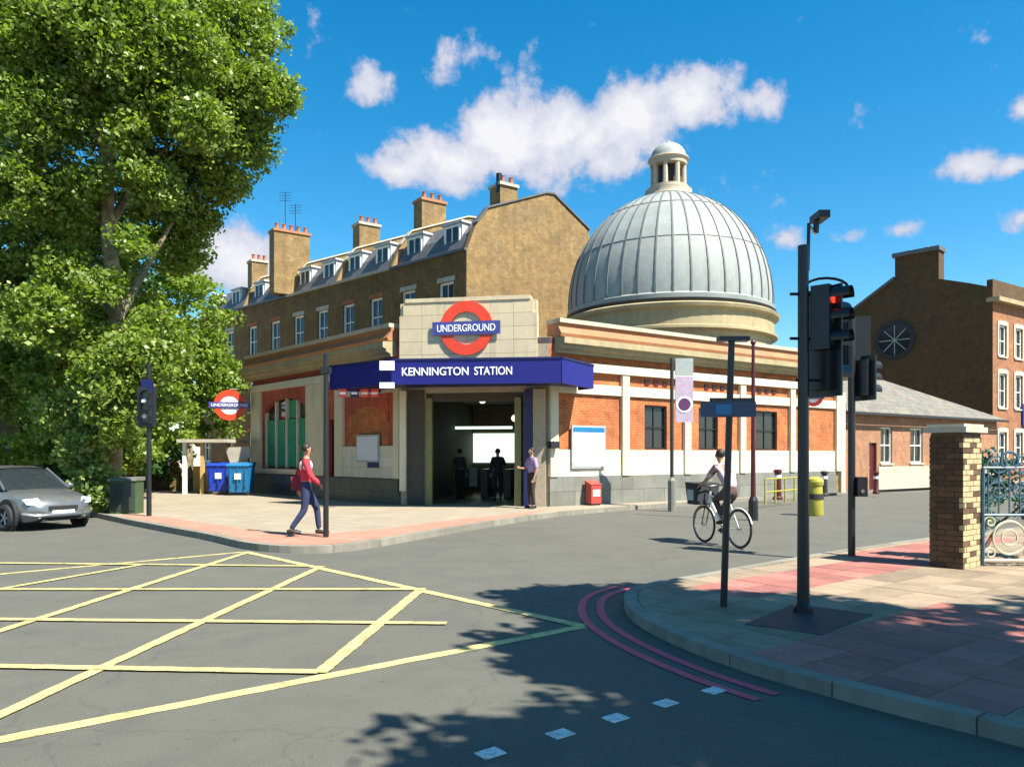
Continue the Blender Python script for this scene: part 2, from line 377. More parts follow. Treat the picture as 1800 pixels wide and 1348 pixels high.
M['int_dark'] = mat('hall_dark', (.05,.045,.035), .8)
M['lit'] = plain('lit_panel', (.75,.95,.78), .5, emit=.55)
M['lampglow'] = plain('globe_lamp', (1,.9,.7), .4, emit=.8)
M['glass'] = plain('dark_glass', (.02,.025,.028), .07)
M['green'] = mat('green_shutter', (.015,.26,.15), .5, .15, 4, 30, .1)
M['maroon'] = plain('maroon_paint', (.07,.008,.01), .4)
M['sash'] = plain('white_sash', (.8,.78,.7), .5)
M['lead'] = mat('dome_lead', (.27,.295,.28), .65, .15, 1.3, 18, .3, stain=(.38,.345,.28), stain_amt=.6, obj_var=.10)
M['seam'] = mat('dome_seam', (.12,.135,.135), .6, .1, 3, 30, .1)
M['gutter'] = plain('dark_gutter', (.02,.02,.02), .6)
M['lantern'] = mat('lantern_stone', (.40,.34,.25), .7, .1, 3, 30, .1)
M['slate'] = mat('slate', (.10,.10,.105), .55, .2, 2, 20, .2)
M['slate_l'] = brick_mat('pale_slate', (.17,.165,.145), (.20,.195,.18), (.1,.1,.095), .3, .2, stain=(.13,.125,.11))
M['coping'] = mat('coping', (.42,.38,.29), .8)
M['leadroof'] = mat('lead_flashing', (.5,.5,.5), .5)
M['pot'] = mat('chimney_pot', (.45,.16,.08), .8)
def bark_mat():
    m, nt, b = base_mat('patchy_bark'); b.inputs['Roughness'].default_value = .95
    f = noise_fac(nt, 3.2, .5, .53, 3); f2 = noise_fac(nt, 7, .5, .54, 3); f3 = noise_fac(nt, 40, .3, .7, 5)
    c = rgbmix(nt, f, (.15,.11,.06,1), (.42,.35,.22,1)); c = rgbmix(nt, f2, c, (.24,.21,.12,1)); c = rgbmix(nt, .35, c, rgbmix(nt, f3, (.06,.045,.025,1), (.4,.33,.2,1)))
    nt.links.new(c, b.inputs['Base Color']); bump(nt, b, f3, .8, .03); return m
M['bark'] = bark_mat()
M['bark_old'] = mat('bark', (.15,.11,.068), .95, .35, 2.2, 14, .8, stain=(.40,.33,.24), stain_amt=.8)
M['bark_d'] = mat('dark_bark', (.10,.075,.045), .95, .3, 2.2, 14, .8)
M['skin'] = plain('skin', (.36,.19,.12), .55)
M['hair'] = plain('dark_hair', (.02,.013,.01), .6)
M['silver'] = plain('silver_car_paint', (.20,.205,.21), .3, .6, coat=.6)
M['tyre'] = plain('tyre_rubber', (.015,.015,.015), .8)
M['rim'] = plain('alloy_rim', (.4,.4,.4), .3, .8)
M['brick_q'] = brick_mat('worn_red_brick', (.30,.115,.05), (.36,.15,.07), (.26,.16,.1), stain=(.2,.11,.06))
M['headlamp'] = plain('headlamp_glass', (.55,.6,.65), .1)
M['plate'] = plain('white_plate', (.75,.75,.72), .4)
M['bin_blue'] = plain('blue_plastic', (.01,.05,.42), .45)
M['bin_teal'] = plain('teal_blue_plastic', (.01,.15,.34), .45)
M['yellow_p'] = plain('yellow_plastic', (.34,.30,.04), .5)
M['wood'] = mat('ochre_timber', (.48,.32,.12), .8)
M['sign_blue'] = plain('sign_blue', (.02,.045,.1), .4)
M['sign_grey'] = plain('sign_grey', (.32,.36,.34), .5)
M['sign_purple'] = plain('sign_mauve', (.42,.33,.42), .5)
M['dpurple'] = plain('dark_purple', (.09,.02,.09), .5)
M['poster'] = mat('poster_paper', (.62,.63,.68), .4, .08, 9, 60, 0)
M['red_box'] = plain('red_enamel', (.42,.05,.035), .4)
M['red_glow'] = plain('red_signal', (.9,.06,.03), .4, emit=.55)
M['lens_off'] = plain('dark_lens', (.03,.05,.035), .2)
M['iron'] = plain('blue_grey_iron', (.05,.11,.16), .45)
M['iron_c'] = plain('cream_iron', (.50,.46,.33), .55)
M['chrome'] = plain('chrome', (.5,.5,.5), .2, 1)
L1 = leaf_mat('plane_leaf', (.045,.085,.014), (.155,.215,.032), (.32,.38,.09))
L2 = leaf_mat('bright_leaf', (.07,.13,.015), (.16,.23,.03), (.28,.34,.07))
L3 = leaf_mat('dark_leaf', (.015,.05,.012), (.035,.095,.022), (.09,.16,.035))
L4 = leaf_mat('pale_leaf', (.10,.16,.04), (.2,.27,.07), (.36,.42,.16))

# ------------------------------------------------------------------ ground, road and its markings
road = O('road', MB().add([(-400,-60,0),(400,-60,0),(400,600,0),(-400,600,0)], [(0,1,2,3)]), M['asphalt'], origin=(0,0,0)); road['kind'] = 'structure'
def strip(pts, w, z):
    mb = MB(); n = len(pts); L = []; Rr = []
    for i, p in enumerate(pts):
        a = pts[max(i-1, 0)]; b = pts[min(i+1, n-1)]; t = Vector((b[0]-a[0], b[1]-a[1])).normalized(); nn = Vector((-t.y, t.x))
        L.append((p[0]+nn.x*w/2, p[1]+nn.y*w/2, z)); Rr.append((p[0]-nn.x*w/2, p[1]-nn.y*w/2, z))
    return mb.add(L+Rr, [(i, i+1, n+i+1, n+i) for i in range(n-1)])
def g2(x, y): q = G(x, y); return (q.x, q.y)
fam = [[(-8.6,2.95*0+.0),(0,0)]]
A_ = Vector(g2(1025,1101)); B_ = Vector(g2(430,970)); F_ = Vector(g2(0,1300))
fdir = (F_-A_).normalized(); D_ = A_+fdir*9.0; bl = Vector(g2(0,1009)); bdir = (bl-B_).normalized(); E_ = B_+bdir*7.0
box_lines = [([A_, D_], .13, .004), ([A_, B_], .13, .008), ([B_, E_], .10, .004)]
for a, b, w in [((430,973),(0,1110),.11),((566,996),(0,1258),.11),((738,1038),(562,1184),.12),((250,993),(0,1036),.10)]:
    p, q = Vector(g2(*a)), Vector(g2(*b)); d = (q-p); q2 = q if b[0] > 0 else q+d.normalized()*(1.0 if w > .1 else 1.5)
    box_lines.append(([p, q2], w, .012))
for a, b in [((748,1037),(0,1037)),((785,1097),(0,1090)),((560,1183),(0,1173)),((548,996),(240,993))]:
    p, q = Vector(g2(*a)), Vector(g2(*b)); q2 = q+(q-p).normalized()*3.5
    box_lines.append(([p, q2], .11, .016))
for pts, w, z in box_lines:
    q = [Vector(pts[0]).lerp(Vector(pts[1]), i/60) for i in range(61)]
    mbl = strip(q, w, z)
    for v in mbl.v: v.x += random.gauss(0, .0035); v.y += random.gauss(0, .0035)
    O('box_line', mbl, M['yellow'], road)
for x, y in [(862,1324),(985,1290),(1082,1262),(1170,1236),(1255,1214)]:
    q = G(x, y); s = .055; a = R(38)
    u = Vector((math.cos(a), math.sin(a)))*s*1.3; v = Vector((-math.sin(a), math.cos(a)))*s
    O('crossing_stud', MB().prism([(q.x+u.x+v.x,q.y+u.y+v.y,.001),(q.x-u.x+v.x,q.y-u.y+v.y,.001),(q.x-u.x-v.x,q.y-u.y-v.y,.001),(q.x+u.x-v.x,q.y+u.y-v.y,.001)], (0,0,.006)), M['white_paint'], road)

def chaikin(pts, k=2):
    for _ in range(k):
        o = [pts[0]]
        for a, b in zip(pts, pts[1:]): o += [a.lerp(b, .25), a.lerp(b, .75)]
        pts = o+[pts[-1]]
    return pts
def V2(l): return [Vector(p) for p in l]
PZ = .1
near = V2([(9.5,-4.5),(6.2,-.6),(4.3,2.3),(2.95,4.31),(2.49,4.83),(2.16,5.28),(1.85,5.72),(1.56,6.3),(1.33,6.95),(1.2,7.6),(1.2,8.2),(1.32,8.85),(1.62,9.3),(2.16,9.73),(3.77,11.2),(5.74,12.85),(7.9,14.5),(10.7,16.4),(22,24.0),(60,50)])
near_s = chaikin(near, 2)
right_poly = near_s + V2([(60,-4.5)])
def sheet(name, poly, z, m, parent=None, kind=None, thick=.0):
    mb = MB(); pts = [(p[0], p[1], z) for p in poly]
    if thick: mb.prism([(p[0], p[1], z-thick) for p in poly], (0,0,thick))
    else: mb.add(pts, [tuple(range(len(pts)))])
    return O(name, mb, m, parent, origin=(0,0,0) if parent is None else None, kind=kind)
pav = sheet('pavement', right_poly, PZ-.004, M['joint'], kind='structure', thick=PZ-.004+.02)
def kerbs(poly, parent, z, w=.13, L=.9, side=-1):
    d = 0; cur = [poly[0]]; segs = []
    for a, b in zip(poly, poly[1:]):
        l = (b-a).length; pos = 0
        while d + (l-pos) >= L:
            t = L-d; pos += t; q = a.lerp(b, pos/l); cur.append(q); segs.append(cur); cur = [q]; d = 0
        d += l-pos; cur.append(b)
    if len(cur) > 1: segs.append(cur)
    for sg in segs:
        if len(sg) < 2 or (sg[-1]-sg[0]).length < .2: continue
        t = (sg[-1]-sg[0]).normalized(); sg = [sg[0]]+[p for p in sg[1:-1] if (p-sg[0]).length > .05 and (p-sg[-1]).length > .05]+[sg[-1]]; sg = [sg[0]+t*.006]+sg[1:-1]+[sg[-1]-t*.006]
        n = len(sg); L_ = []; R_ = []
        for i, p in enumerate(sg):
            a = sg[max(i-1, 0)]; b = sg[min(i+1, n-1)]; t = (b-a).normalized(); nn = Vector((-t.y, t.x))*side
            L_.append((p.x-nn.x*.012, p.y-nn.y*.012)); R_.append((p.x+nn.x*w, p.y+nn.y*w))
        ring = L_+R_[::-1]
        mb = MB(); mb.prism([(x, y, -.01) for x, y in ring], (0,0,z+.016+random.uniform(-.003,.003)))
        O('kerb_stone', mb, M['kerb'], parent)
kerbs(near_s[4:-8], pav, PZ, side=-1)
# slabs, each clipped to the pavement's outline
def clip(subj, a, b):
    out = []; n = len(subj)
    for i in range(n):
        p, q = subj[i], subj[(i+1) % n]
        sp_ = (b.x-a.x)*(p.y-a.y)-(b.y-a.y)*(p.x-a.x); sq = (b.x-a.x)*(q.y-a.y)-(b.y-a.y)*(q.x-a.x)
        if sp_ >= 0: out.append(p)
        if (sp_ >= 0) != (sq >= 0): out.append(p.lerp(q, sp_/(sp_-sq)))
    return out
inner = []
for i, p in enumerate(near_s):
    a = near_s[max(i-1, 0)]; b = near_s[min(i+1, len(near_s)-1)]; t = (b-a).normalized(); inner.append(p-Vector((-t.y, t.x))*.14)
inner_poly = (inner+V2([(60,-4.5)]))[::-1]
ca, sa = math.cos(R(38)), math.sin(R(38)); slabs = []
red_reg = [V2([(2.1,4.9),(5.2,4.0),(5.6,6.2),(4.6,7.9),(3.5,7.3),(1.9,5.9)]), V2([(2.0,8.9),(2.6,8.4),(9.5,14.2),(9.0,15.2)])]
def inside(p, poly):
    c = False; n = len(poly)
    for i in range(n):
        a, b = poly[i], poly[(i+1) % n]
        if (a.y > p.y) != (b.y > p.y) and p.x < (b.x-a.x)*(p.y-a.y)/(b.y-a.y)+a.x: c = not c
    return c
for i in range(-40, 60):
    for j in range(-40, 60):
        red0 = Vector((ca*(i+.5)*.45-sa*(j+.5)*.45, sa*(i+.5)*.45+ca*(j+.5)*.45))
        if not (0.8 < red0.x < 14 and 3.2 < red0.y < 17): continue
        if abs(red0.x) > red0.y*.75+.8: continue
        c0 = [(i*.45, j*.45), (i*.45+.443, j*.45), (i*.45+.443, j*.45+.443), (i*.45, j*.45+.443)]
        cs = [Vector((ca*x-sa*y, sa*x+ca*y)) for x, y in c0]; sub = inner_poly
        for k in range(4):
            sub = clip(sub, cs[k], cs[(k+1) % 4])
            if len(sub) < 3: break
        if len(sub) < 3: continue
        ar = abs(sum(sub[k].x*sub[(k+1) % len(sub)].y-sub[(k+1) % len(sub)].x*sub[k].y for k in range(len(sub))))/2
        if ar < .02: continue
        slabs.append((red0.y, sub, any(inside(red0, r) for r in red_reg)))
slabs.sort(key=lambda s: s[0]); rest = MB(); rest_red = MB()
for k, (yy, sub, red) in enumerate(slabs):
    z = PZ+random.uniform(-.0015, .002); ring = [(p.x, p.y, z-.02) for p in sub]; tilt = .02
    if k < 290: O('paving_slab', MB().prism(ring, (0,0,tilt)), M['slab_red'] if red else M['slab'], pav)
    else: (rest_red if red else rest).prism(ring, (0,0,tilt))
if rest_red.v: O('red_slabs_beyond', rest_red, M['slab_red'], pav, kind='stuff')
if rest.v: O('paving_slabs_beyond', rest, M['slab'], pav, kind='stuff')
sheet('far_pavement_surface', V2([(9,9),(60,9),(60,48),(22.3,23.4),(14.0,17.9)]), PZ+.004, M['sand'], pav)
# dark reinstatement square round the tall pole
pt = [G(1398,1061,PZ), G(1535,1081,PZ), G(1442,1116,PZ), G(1310,1097,PZ)]
O('dark_inset', MB().prism([(p.x, p.y, PZ-.01) for p in pt], (0,0,.017)), M['cover'], pav)
# double red lines round the corner
def offset_line(poly, d):
    o = []
    for i, p in enumerate(poly):
        a = poly[max(i-1, 0)]; b = poly[min(i+1, len(poly)-1)]; t = (b-a).normalized(); o.append(p+Vector((-t.y, t.x))*d)
    return o
seg = [p for p in near_s if p.x < 2.05 and 5.4 < p.y < 9.4]
for d in (.27, .47): O('red_line', strip(offset_line(seg, d), .085, .006), M['red_line'], road)

# station-side pavement
SP = [(-60,70),(-19.5,30.0)] + [g2(200,917), g2(300,937), g2(370,950), g2(430,966), g2(500,973), g2(590,972), g2(660,962), g2(780,940), g2(900,919), g2(1000,905), g2(1150,893), g2(1300,882), g2(1480,869), g2(1700,855)] + [(60,68)]
SPv = chaikin(V2(SP), 2)
pav2 = sheet('pavement', SPv + V2([(60,110),(-60,110)]), .12, M['paving_far'], kind='structure', thick=.14)
kerbs([p for p in SPv if -22 < p.x < 22][::-1], pav2, .12, w=.13, L=1.1, side=-1)
def band(px0, px1, w0, w1):
    c = [p for p in SPv if px0 < (p.x/p.y*FP+900) < px1]
    return offset_line(c, w0) + offset_line(c, w1)[::-1]
bo_ = offset_line([c for c in SPv if 190 < (c.x/c.y*FP+900) < 960], .2)
bi_ = [G(x, y, .12).xy for x, y in ((960,896),(900,903),(800,913),(700,926),(620,935),(540,938),(450,932),(380,922),(300,910),(225,902))]
sheet('red_paving_band', bo_ + chaikin([Vector(p) for p in bi_], 1), .124, M['tactile'], pav2)

# ------------------------------------------------------------------ the station
R0 = Vector((1.107, 23.0, 0)); L0 = Vector((-3.44, 23.8, 0))
RW = Frame(R0, (.822,.569), (.569,-.822)); LW = Frame(L0, (-.671,.742), (-.742,-.671))
cu = (R0-L0).normalized(); CF = Frame(L0, (cu.x, cu.y), (cu.y, -cu.x)); CW = (R0-L0).length
ST = thing('station_building', 'domed corner underground station of orange brick and cream stone with blue canopy', 'station', (0, 24, .12))
RE = RW.p(15.0, 0, 0); LE = LW.p(10.9, 0, 0)
def walls(F, s0, s1, z0, z1, holes, name, m, d0=-.35, d1=0):
    ss = sorted({s0, s1}|{h[0] for h in holes}|{h[1] for h in holes}); zs = sorted({z0, z1}|{h[2] for h in holes}|{h[3] for h in holes}); mb = MB()
    for a, b in zip(ss, ss[1:]):
        for c, d in zip(zs, zs[1:]):
            if any(h[0] <= (a+b)/2 <= h[1] and h[2] <= (c+d)/2 <= h[3] for h in holes): continue
            F.box(mb, a, b, d0, d1, c, d)
    return O(name, mb, m, ST)
def blocks(name, F, s0, s1, z0, z1, d0, d1, nx, nz, m, parent, gap=.008, stagger=True):
    ls = (s1-s0)/nx; lz = (z1-z0)/nz
    for j in range(nz):
        off = .5 if (stagger and j % 2) else 0
        cuts = [s0]+[s0+(k+off)*ls for k in range(0 if off else 1, nx)]+[s1]
        for a, b in zip(cuts, cuts[1:]):
            if b-a < .03: continue
            O(name, F.box(MB(), a+gap/2, b-gap/2, d0, d1+random.uniform(-.004,.004), z0+j*lz+gap/2, z0+(j+1)*lz-gap/2), m, parent)
def SB(name, F, a0, a1, d0, d1, z0, z1, m, parent=None, **k): return O(name, F.box(MB(), a0, a1, d0, d1, z0, z1), m, parent or ST, **k)

# right wing
bay = [0.12, 3.02, 5.9, 8.8, 11.75, 14.78]
wins = [(RW.at(1133), RW.at(1172), 1.84, 3.3), (RW.at(1228), RW.at(1262), 1.84, 3.3), (RW.at(1328), RW.at(1366), 1.84, 3.3)]
walls(RW, 0, 15, .12, 5.2, wins, 'right_wall', M['brick_o'])
def sash_window(F, s0, s1, z0, z1, parent, d=-.12, bars=1, rows=2, fw=.06, m=None, sill=True, arch=False):
    m = m or M['sash']; w = O('window', F.box(MB(), s0, s1, d-.03, d-.01, z0, z1), M['glass'], parent)
    fr = MB()
    F.box(fr, s0, s0+fw, d-.01, d+.05, z0, z1); F.box(fr, s1-fw, s1, d-.01, d+.05, z0, z1)
    F.box(fr, s0+fw, s1-fw, d-.01, d+.05, z0, z0+fw); F.box(fr, s0+fw, s1-fw, d-.01, d+.05, z1-fw, z1)
    for r in range(1, rows): zz = z0+(z1-z0)*r/rows; F.box(fr, s0+fw, s1-fw, d-.01, d+.035, zz-.025, zz+.025)
    for r in range(1, bars+1): sx = s0+(s1-s0)*r/(bars+1); F.box(fr, sx-.015, sx+.015, d-.01, d+.02, z0+fw, z1-fw)
    O('frame', fr, m, w)
    if sill: O('sill', F.box(MB(), s0-.08, s1+.08, d, .07, z0-.09, z0-.004), M['coping'], w)
    return w
for a, b, c, d in wins: sash_window(RW, a, b, c, d, ST, bars=1, rows=2, m=M['dark'], sill=False)
for i in range(5):
    a, b = bay[i]+.15, bay[i+1]-.15
    blocks('plinth_stone', RW, bay[i]-.15 if i == 0 else a-.3, b, .12, 1.0, 0.001, .09, 3, 2, M['plinth'], ST)
    blocks('stone_course', RW, a+.003, b-.003, 1.0, 1.82, .001, .06, 3, 2, M['white'], ST, gap=.006)
    SB('string_course', RW, a+.003, b-.003, .001, .08, 3.54, 3.85, M['white'])
    if i:
        for k in range(3):
            c = (a+b)/2+(k-1)*.42; SB('vent_tile', RW, c-.1, c+.1, .002, .03, 3.95, 4.13, M['maroon'])
for i, s in enumerate(bay): 
    SB('pilaster', RW, s-.15, s+.15, .001, .13, 1.004, 4.215, M['cream'])
SB('string_course', RW, -.03, 15.0, .001, .16, 4.22, 4.48, M['white'])
def cornice(F, s0, s1, parent):
    prof = [(0,4.72),(.22,4.72),(.22,4.8),(.38,4.86),(.38,4.94),(.5,4.98),(.5,5.16),(0,5.2)]
    a = [F.p(s0, d, z) for d, z in prof]; mb = MB().prism(a, F.u*(s1-s0)); O('cornice', mb, M['cornice'], parent)
    prof = [(-.35,5.2),(.3,5.2),(.34,5.3),(.2,5.5),(.2,5.62),(-.35,5.62)]
    mb = MB().prism([F.p(s0, d, z) for d, z in prof], F.u*(s1-s0)); O('parapet', mb, M['cornice_t'], parent)
    SBx = F.box(MB(), s0, s1, -.4, .28, 5.623, 5.75); O('coping', SBx, M['coping'], parent)
cornice(RW, .2, 15.35, ST)
SB('end_quoin', RW, 14.97, 15.25, -.3, .12, .12, 4.22, M['cream'])
# left wing
lw0, lw1 = LW.at(690), LW.at(606)
a0, a1 = LW.at(541), LW.at(461)
dr0, dr1 = LW.at(592), LW.at(577)
LWH = [(a0, a1, 1.15, 4.1), (dr0, dr1, .9, 2.9)]
walls(LW, 0, 10.9, .12, 5.2, LWH, 'left_wall', M['brick_r'])
def arch_panel(F, s0, s1, z0, zs, rise, d0, d1, ztop, name, m, parent, n=14):
    mb = MB(); c = (s0+s1)/2; h = (s1-s0)/2
    f = lambda s: zs+rise*math.sqrt(max(0, 1-((s-c)/h)**2))
    for i in range(n):
        a = s0+(s1-s0)*i/n; b = s0+(s1-s0)*(i+1)/n; za, zb = f(a), f(b)
        mb.hexa([F.p(a,d0,za), F.p(b,d0,zb), F.p(b,d1,zb), F.p(a,d1,za), F.p(a,d0,ztop), F.p(b,d0,ztop), F.p(b,d1,ztop), F.p(a,d1,ztop)])
    return O(name, mb, m, parent), f
_, f_arch = arch_panel(LW, a0, a1, 0, 3.15, .7, -.2, .002, 4.1, 'brick_arch', M['brick_r'], ST)
SB('arch_backing', LW, a0, a1, -.3, -.26, 1.15, 4.1, M['maroon'])
npan = 4; pw = (a1-a0-.24)/npan
for k in range(npan):
    s = a0+.12+k*pw
    sh = SB('shutter', LW, s+.05, s+pw-.05, -.2, -.15, 1.2, 3.05, M['green'])
    for j in range(3): O('rail', LW.box(MB(), s+.05, s+pw-.05, -.149, -.13, 1.25+j*.84, 1.33+j*.84), M['green'], sh)
    for j in range(1, 4): O('stile', LW.box(MB(), s+.05+(pw-.1)*j/4-.012, s+.05+(pw-.1)*j/4+.012, -.149, -.135, 1.34, 2.92), M['green'], sh)
    SB('fanlight', LW, s+.06, s+pw-.06, -.22, -.2, 3.1, f_arch(s+pw/2)-.05, M['green'] if k in (1,) else M['glass'])
for k in range(npan+1):
    s = a0+.12+k*pw; SB('mullion', LW, s-.045, s+.045, -.2, -.08, 1.15, max(3.2, f_arch(min(max(s, a0+.1), a1-.1))), M['cream'])
SB('sill', LW, a0-.05, a1+.05, .063, .16, 1.0, 1.12, M['cream'])
SB('door', LW, dr0, dr1, -.2, -.14, .9, 2.9, M['maroon'])
for s0, s1 in ((0.0, .3), (lw1, dr0), (dr1, a0), (a1, 10.9)):
    SB('pilaster', LW, s0+.002, s1-.002, .001, .1, .92, 4.215, M['cream'])
blocks('stone_course', LW, .302, lw1-.004, .92, 1.95, .001, .08, 3, 3, M['white'], ST, gap=.006)
SB('stone_course', LW, a0, a1, .001, .06, .92, 1.0, M['white'])
for s0, s1, nx in ((0, dr0, 5), (dr0, dr1, 1), (dr1, 10.9, 7)): blocks('plinth_stone', LW, s0, s1, .12, .9, .002, .12, nx, 2, M['plinth_d'], ST)
arch_panel(LW, lw0+.2, lw1-.2, 0, 2.7, .55, -.001, .05, 3.6, 'brick_arch', M['brick_r'], ST)
SB('brick_panel', LW, lw0+.2, lw1-.2, .001, .02, 1.95, 3.25, M['brick_o'])
SB('string_course', LW, -.03, 10.95, .001, .16, 4.22, 4.48, M['white'])
SB('string_course', LW, .304, lw1-.006, .06, .11, 3.62, 3.8, M['white'])
cornice(LW, .25, 11.2, ST)
# chamfered entrance corner
e0, e1 = (750-705)/260*CW, (922-705)/260*CW
walls(CF, 0, CW, .12, 5.2, [(e0, e1, .12, 3.56)], 'entrance_wall', M['pillar'])
SB('entrance_pier', CF, e1+.3, CW-.08, .001, .18, .12, 3.62, M['pillar'])
SB('entrance_pier', CF, .02, .22, .001, .22, .55, 3.62, M['cream'])
SB('entrance_pier', CF, .225, e0-.04, .001, .1, .12, 3.62, M['int_dark'])
SB('navy_panel', CF, e1+.04, e1+.28, .001, .2, .12, 3.62, M['navy'])
SB('gate_post', CF, e0+.02, e0+.2, -.1, .04, .12, 3.4, M['olive'])
SB('gate_post', CF, e1-.28, e1-.08, -.1, .04, .12, 3.4, M['olive'])
SB('lintel', CF, e0, e1, -.3, -.05, 3.3, 3.56, M['int_dark'])
# booking hall seen through the opening
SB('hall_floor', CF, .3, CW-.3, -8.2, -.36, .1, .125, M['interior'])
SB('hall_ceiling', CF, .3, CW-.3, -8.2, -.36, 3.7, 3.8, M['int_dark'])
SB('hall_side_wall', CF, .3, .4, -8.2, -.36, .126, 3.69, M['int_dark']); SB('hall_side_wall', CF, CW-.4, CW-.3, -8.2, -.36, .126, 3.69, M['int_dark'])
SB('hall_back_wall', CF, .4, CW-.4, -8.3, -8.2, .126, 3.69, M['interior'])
hb = Frame(CF.p(0,-8.18,0), (CF.u.x, CF.u.y), (CF.n.x, CF.n.y))
SB('lit_window', hb, hb.at(832), hb.at(905), 0, .03, 1.35, 2.55, M['lit'])
SB('lit_window', hb, hb.at(775), hb.at(815), 0, .03, 1.0, 1.9, M['interior'])
lt = SB('light_trough', CF, CF.at(800, -5), CF.at(900, -5), -5.1, -5.0, 2.62, 2.72, M['lit'])
for x, y, d in ((848,703,-.6),(905,735,-1.2)):
    s = CF.at(x, d); q = CF.p(s, d, 0); z = EYE+(HZ-y)/FP*q.y
    gl = O('globe_lamp', MB().ball((q.x,q.y,z), .11, 14, 9), M['lampglow'], ST, smooth=True); O('rod', MB().tube([(q.x,q.y,z+.1),(q.x,q.y,3.7)], .012, 6), M['dark'], gl)
for k in range(4):
    s = .75+k*.85; tb = O('ticket_gate', CF.box(MB(), s, s+.25, -5.6, -4.2, .126, 1.15), M['dark'], ST)
    O('gate_leaf', CF.box(MB(), s+.26, s+.55, -5.0, -4.96, .5, 1.2), M['sign_grey'], tb)
# fascia panel with the roundel
pn0, pn1 = CF.at(702, .1), CF.at(944, .1)
SB('sign_panel', CF, pn0+.02, pn1-.02, -.3, .05, 4.3, 6.32, M['cream2'])
nx, nz = 6, 5; ls = (pn1-pn0)/nx; lz = (6.33-4.33)/nz
for j in range(nz):
    for i in range(nx):
        a, b = pn0+i*ls, pn0+(i+1)*ls
        if j == nz-1 and i == 0: a += .12
        if j == nz-1 and i == nx-1: b -= .12
        O('panel_block', CF.box(MB(), a+.004, b-.004, -.32, .1+random.uniform(0,.005), 4.33+j*lz+.004, 4.33+(j+1)*lz-.004), M['cream2'], ST)
SB('panel_coping', CF, pn0+.2, pn1-.2, -.34, .13, 6.33, 6.45, M['cream2'])
rc = CF.p(CF.at(820, .12), .11, 0); rz_ = EYE+(HZ-577)/FP*rc.y; rc.z = rz_
rr = O('roundel', MB().disc(rc, CF.n, .82, .05, 48, .50), M['u_red'], ST)
hw = .5*(882-760)/FP*rc.y
bar = O('roundel_bar', MB().hexa([CF.p(0,0,0)+Vector((0,0,0))]*8), M['u_blue'], ST) if False else None
sc = CF.at(820, .12)
bar = O('roundel_bar', CF.box(MB(), sc-hw, sc+hw, .162, .19, rz_-.2, rz_+.2), M['u_blue'], ST)
def text_part(txt, F, s0, s1, z0, z1, d, m, parent, name='lettering'):
    cu_ = bpy.data.curves.new('t', 'FONT'); cu_.body = txt; cu_.size = 1; cu_.extrude = .006; cu_.offset = .012
    to = bpy.data.objects.new('t', cu_); C.objects.link(to); dg = bpy.context.evaluated_depsgraph_get(); dg.update()
    me = bpy.data.meshes.new_from_object(to.evaluated_get(dg)); bpy.data.objects.remove(to)
    xs = [v.co.x for v in me.vertices]; ys = [v.co.y for v in me.vertices]; x0, x1, y0, y1 = min(xs), max(xs), min(ys), max(ys)
    mb = MB(); mb.add([F.p(s0+(v.co.x-x0)/(x1-x0)*(s1-s0), d+v.co.z, z0+(v.co.y-y0)/(y1-y0)*(z1-z0)) for v in me.vertices], [tuple(p.vertices) for p in me.polygons])
    return O(name, mb, m, parent)
text_part('UNDERGROUND', CF, sc-hw+.15, sc+hw-.15, rz_-.11, rz_+.11, .196, M['letters'], bar)
# blue canopy, three fascias wrapped round the corner
cA, cB, cC, cD = Vector((-5.45,23.2,0)), Vector((-3.36,21.6,0)), Vector((1.33,21.1,0)), Vector((2.37,22.9,0))
cA2 = LW.p((cA-L0).dot(LW.u), .18, 0); cD2 = RW.p((cD-R0).dot(RW.u), .18, 0)
ring = [cA, cB, cC, cD, cD2, R0+CF.n*.15, L0+CF.n*.15, cA2]
CT, CB_ = 4.30, 3.63
cano = O('canopy', MB().prism([(p.x*1, p.y, 3.72) for p in ring], (0,0,.5)), M['navy'], ST)
for a, b in ((cA2,cA),(cA,cB),(cB,cC),(cC,cD),(cD,cD2)):
    t = (b-a).normalized(); nn = Vector((t.y, -t.x, 0)); F = Frame(a, (t.x, t.y), (nn.x, nn.y)); L = (b-a).length
    O('fascia', F.box(MB(), -.02, L+.02, 0.002, .06, CB_, CT), M['canopy'], cano)
    O('fascia_trim', F.box(MB(), -.03, L+.03, 0.0, .085, CT, CT+.05), M['navy'], cano)
    if (a-cB).length < .01:
        text_part('KENNINGTON', F, (708-690)/295*L, (826-690)/295*L, 3.87, 4.10, .07, M['letters'], cano)
        text_part('STATION', F, (836-690)/295*L, (902-690)/295*L, 3.87, 4.10, .07, M['letters'], cano)
for z0_, z1_ in ((4.0,4.25),(3.5,3.66)):
    q = P(684, 650, 21.3); O('bracket_sign', Frame((q.x-.2,q.y,0),(1,0),(0,-1)).box(MB(), -.05, .35, 0, .1, z0_, z1_), M['letters'], ST)
# back of the station and its roof
foot = [LE, L0, R0, RE, Vector((8.3,38.4,0)), Vector((3.0,36.4,0)), Vector((-2.3,33.2,0)), Vector((-8.6,33.8,0))]
O('flat_roof', MB().prism([(p.x, p.y, 5.0) for p in foot], (0,0,.18)), M['slate'], ST)
for a, b in zip(foot[3:], foot[4:]+foot[:1]):
    t = (b-a).normalized(); F = Frame(a, (t.x, t.y), (t.y, -t.x)); O('rear_wall', F.box(MB(), 0, (b-a).length, -.25, 0, .12, 4.99), M['brick_y'], ST)
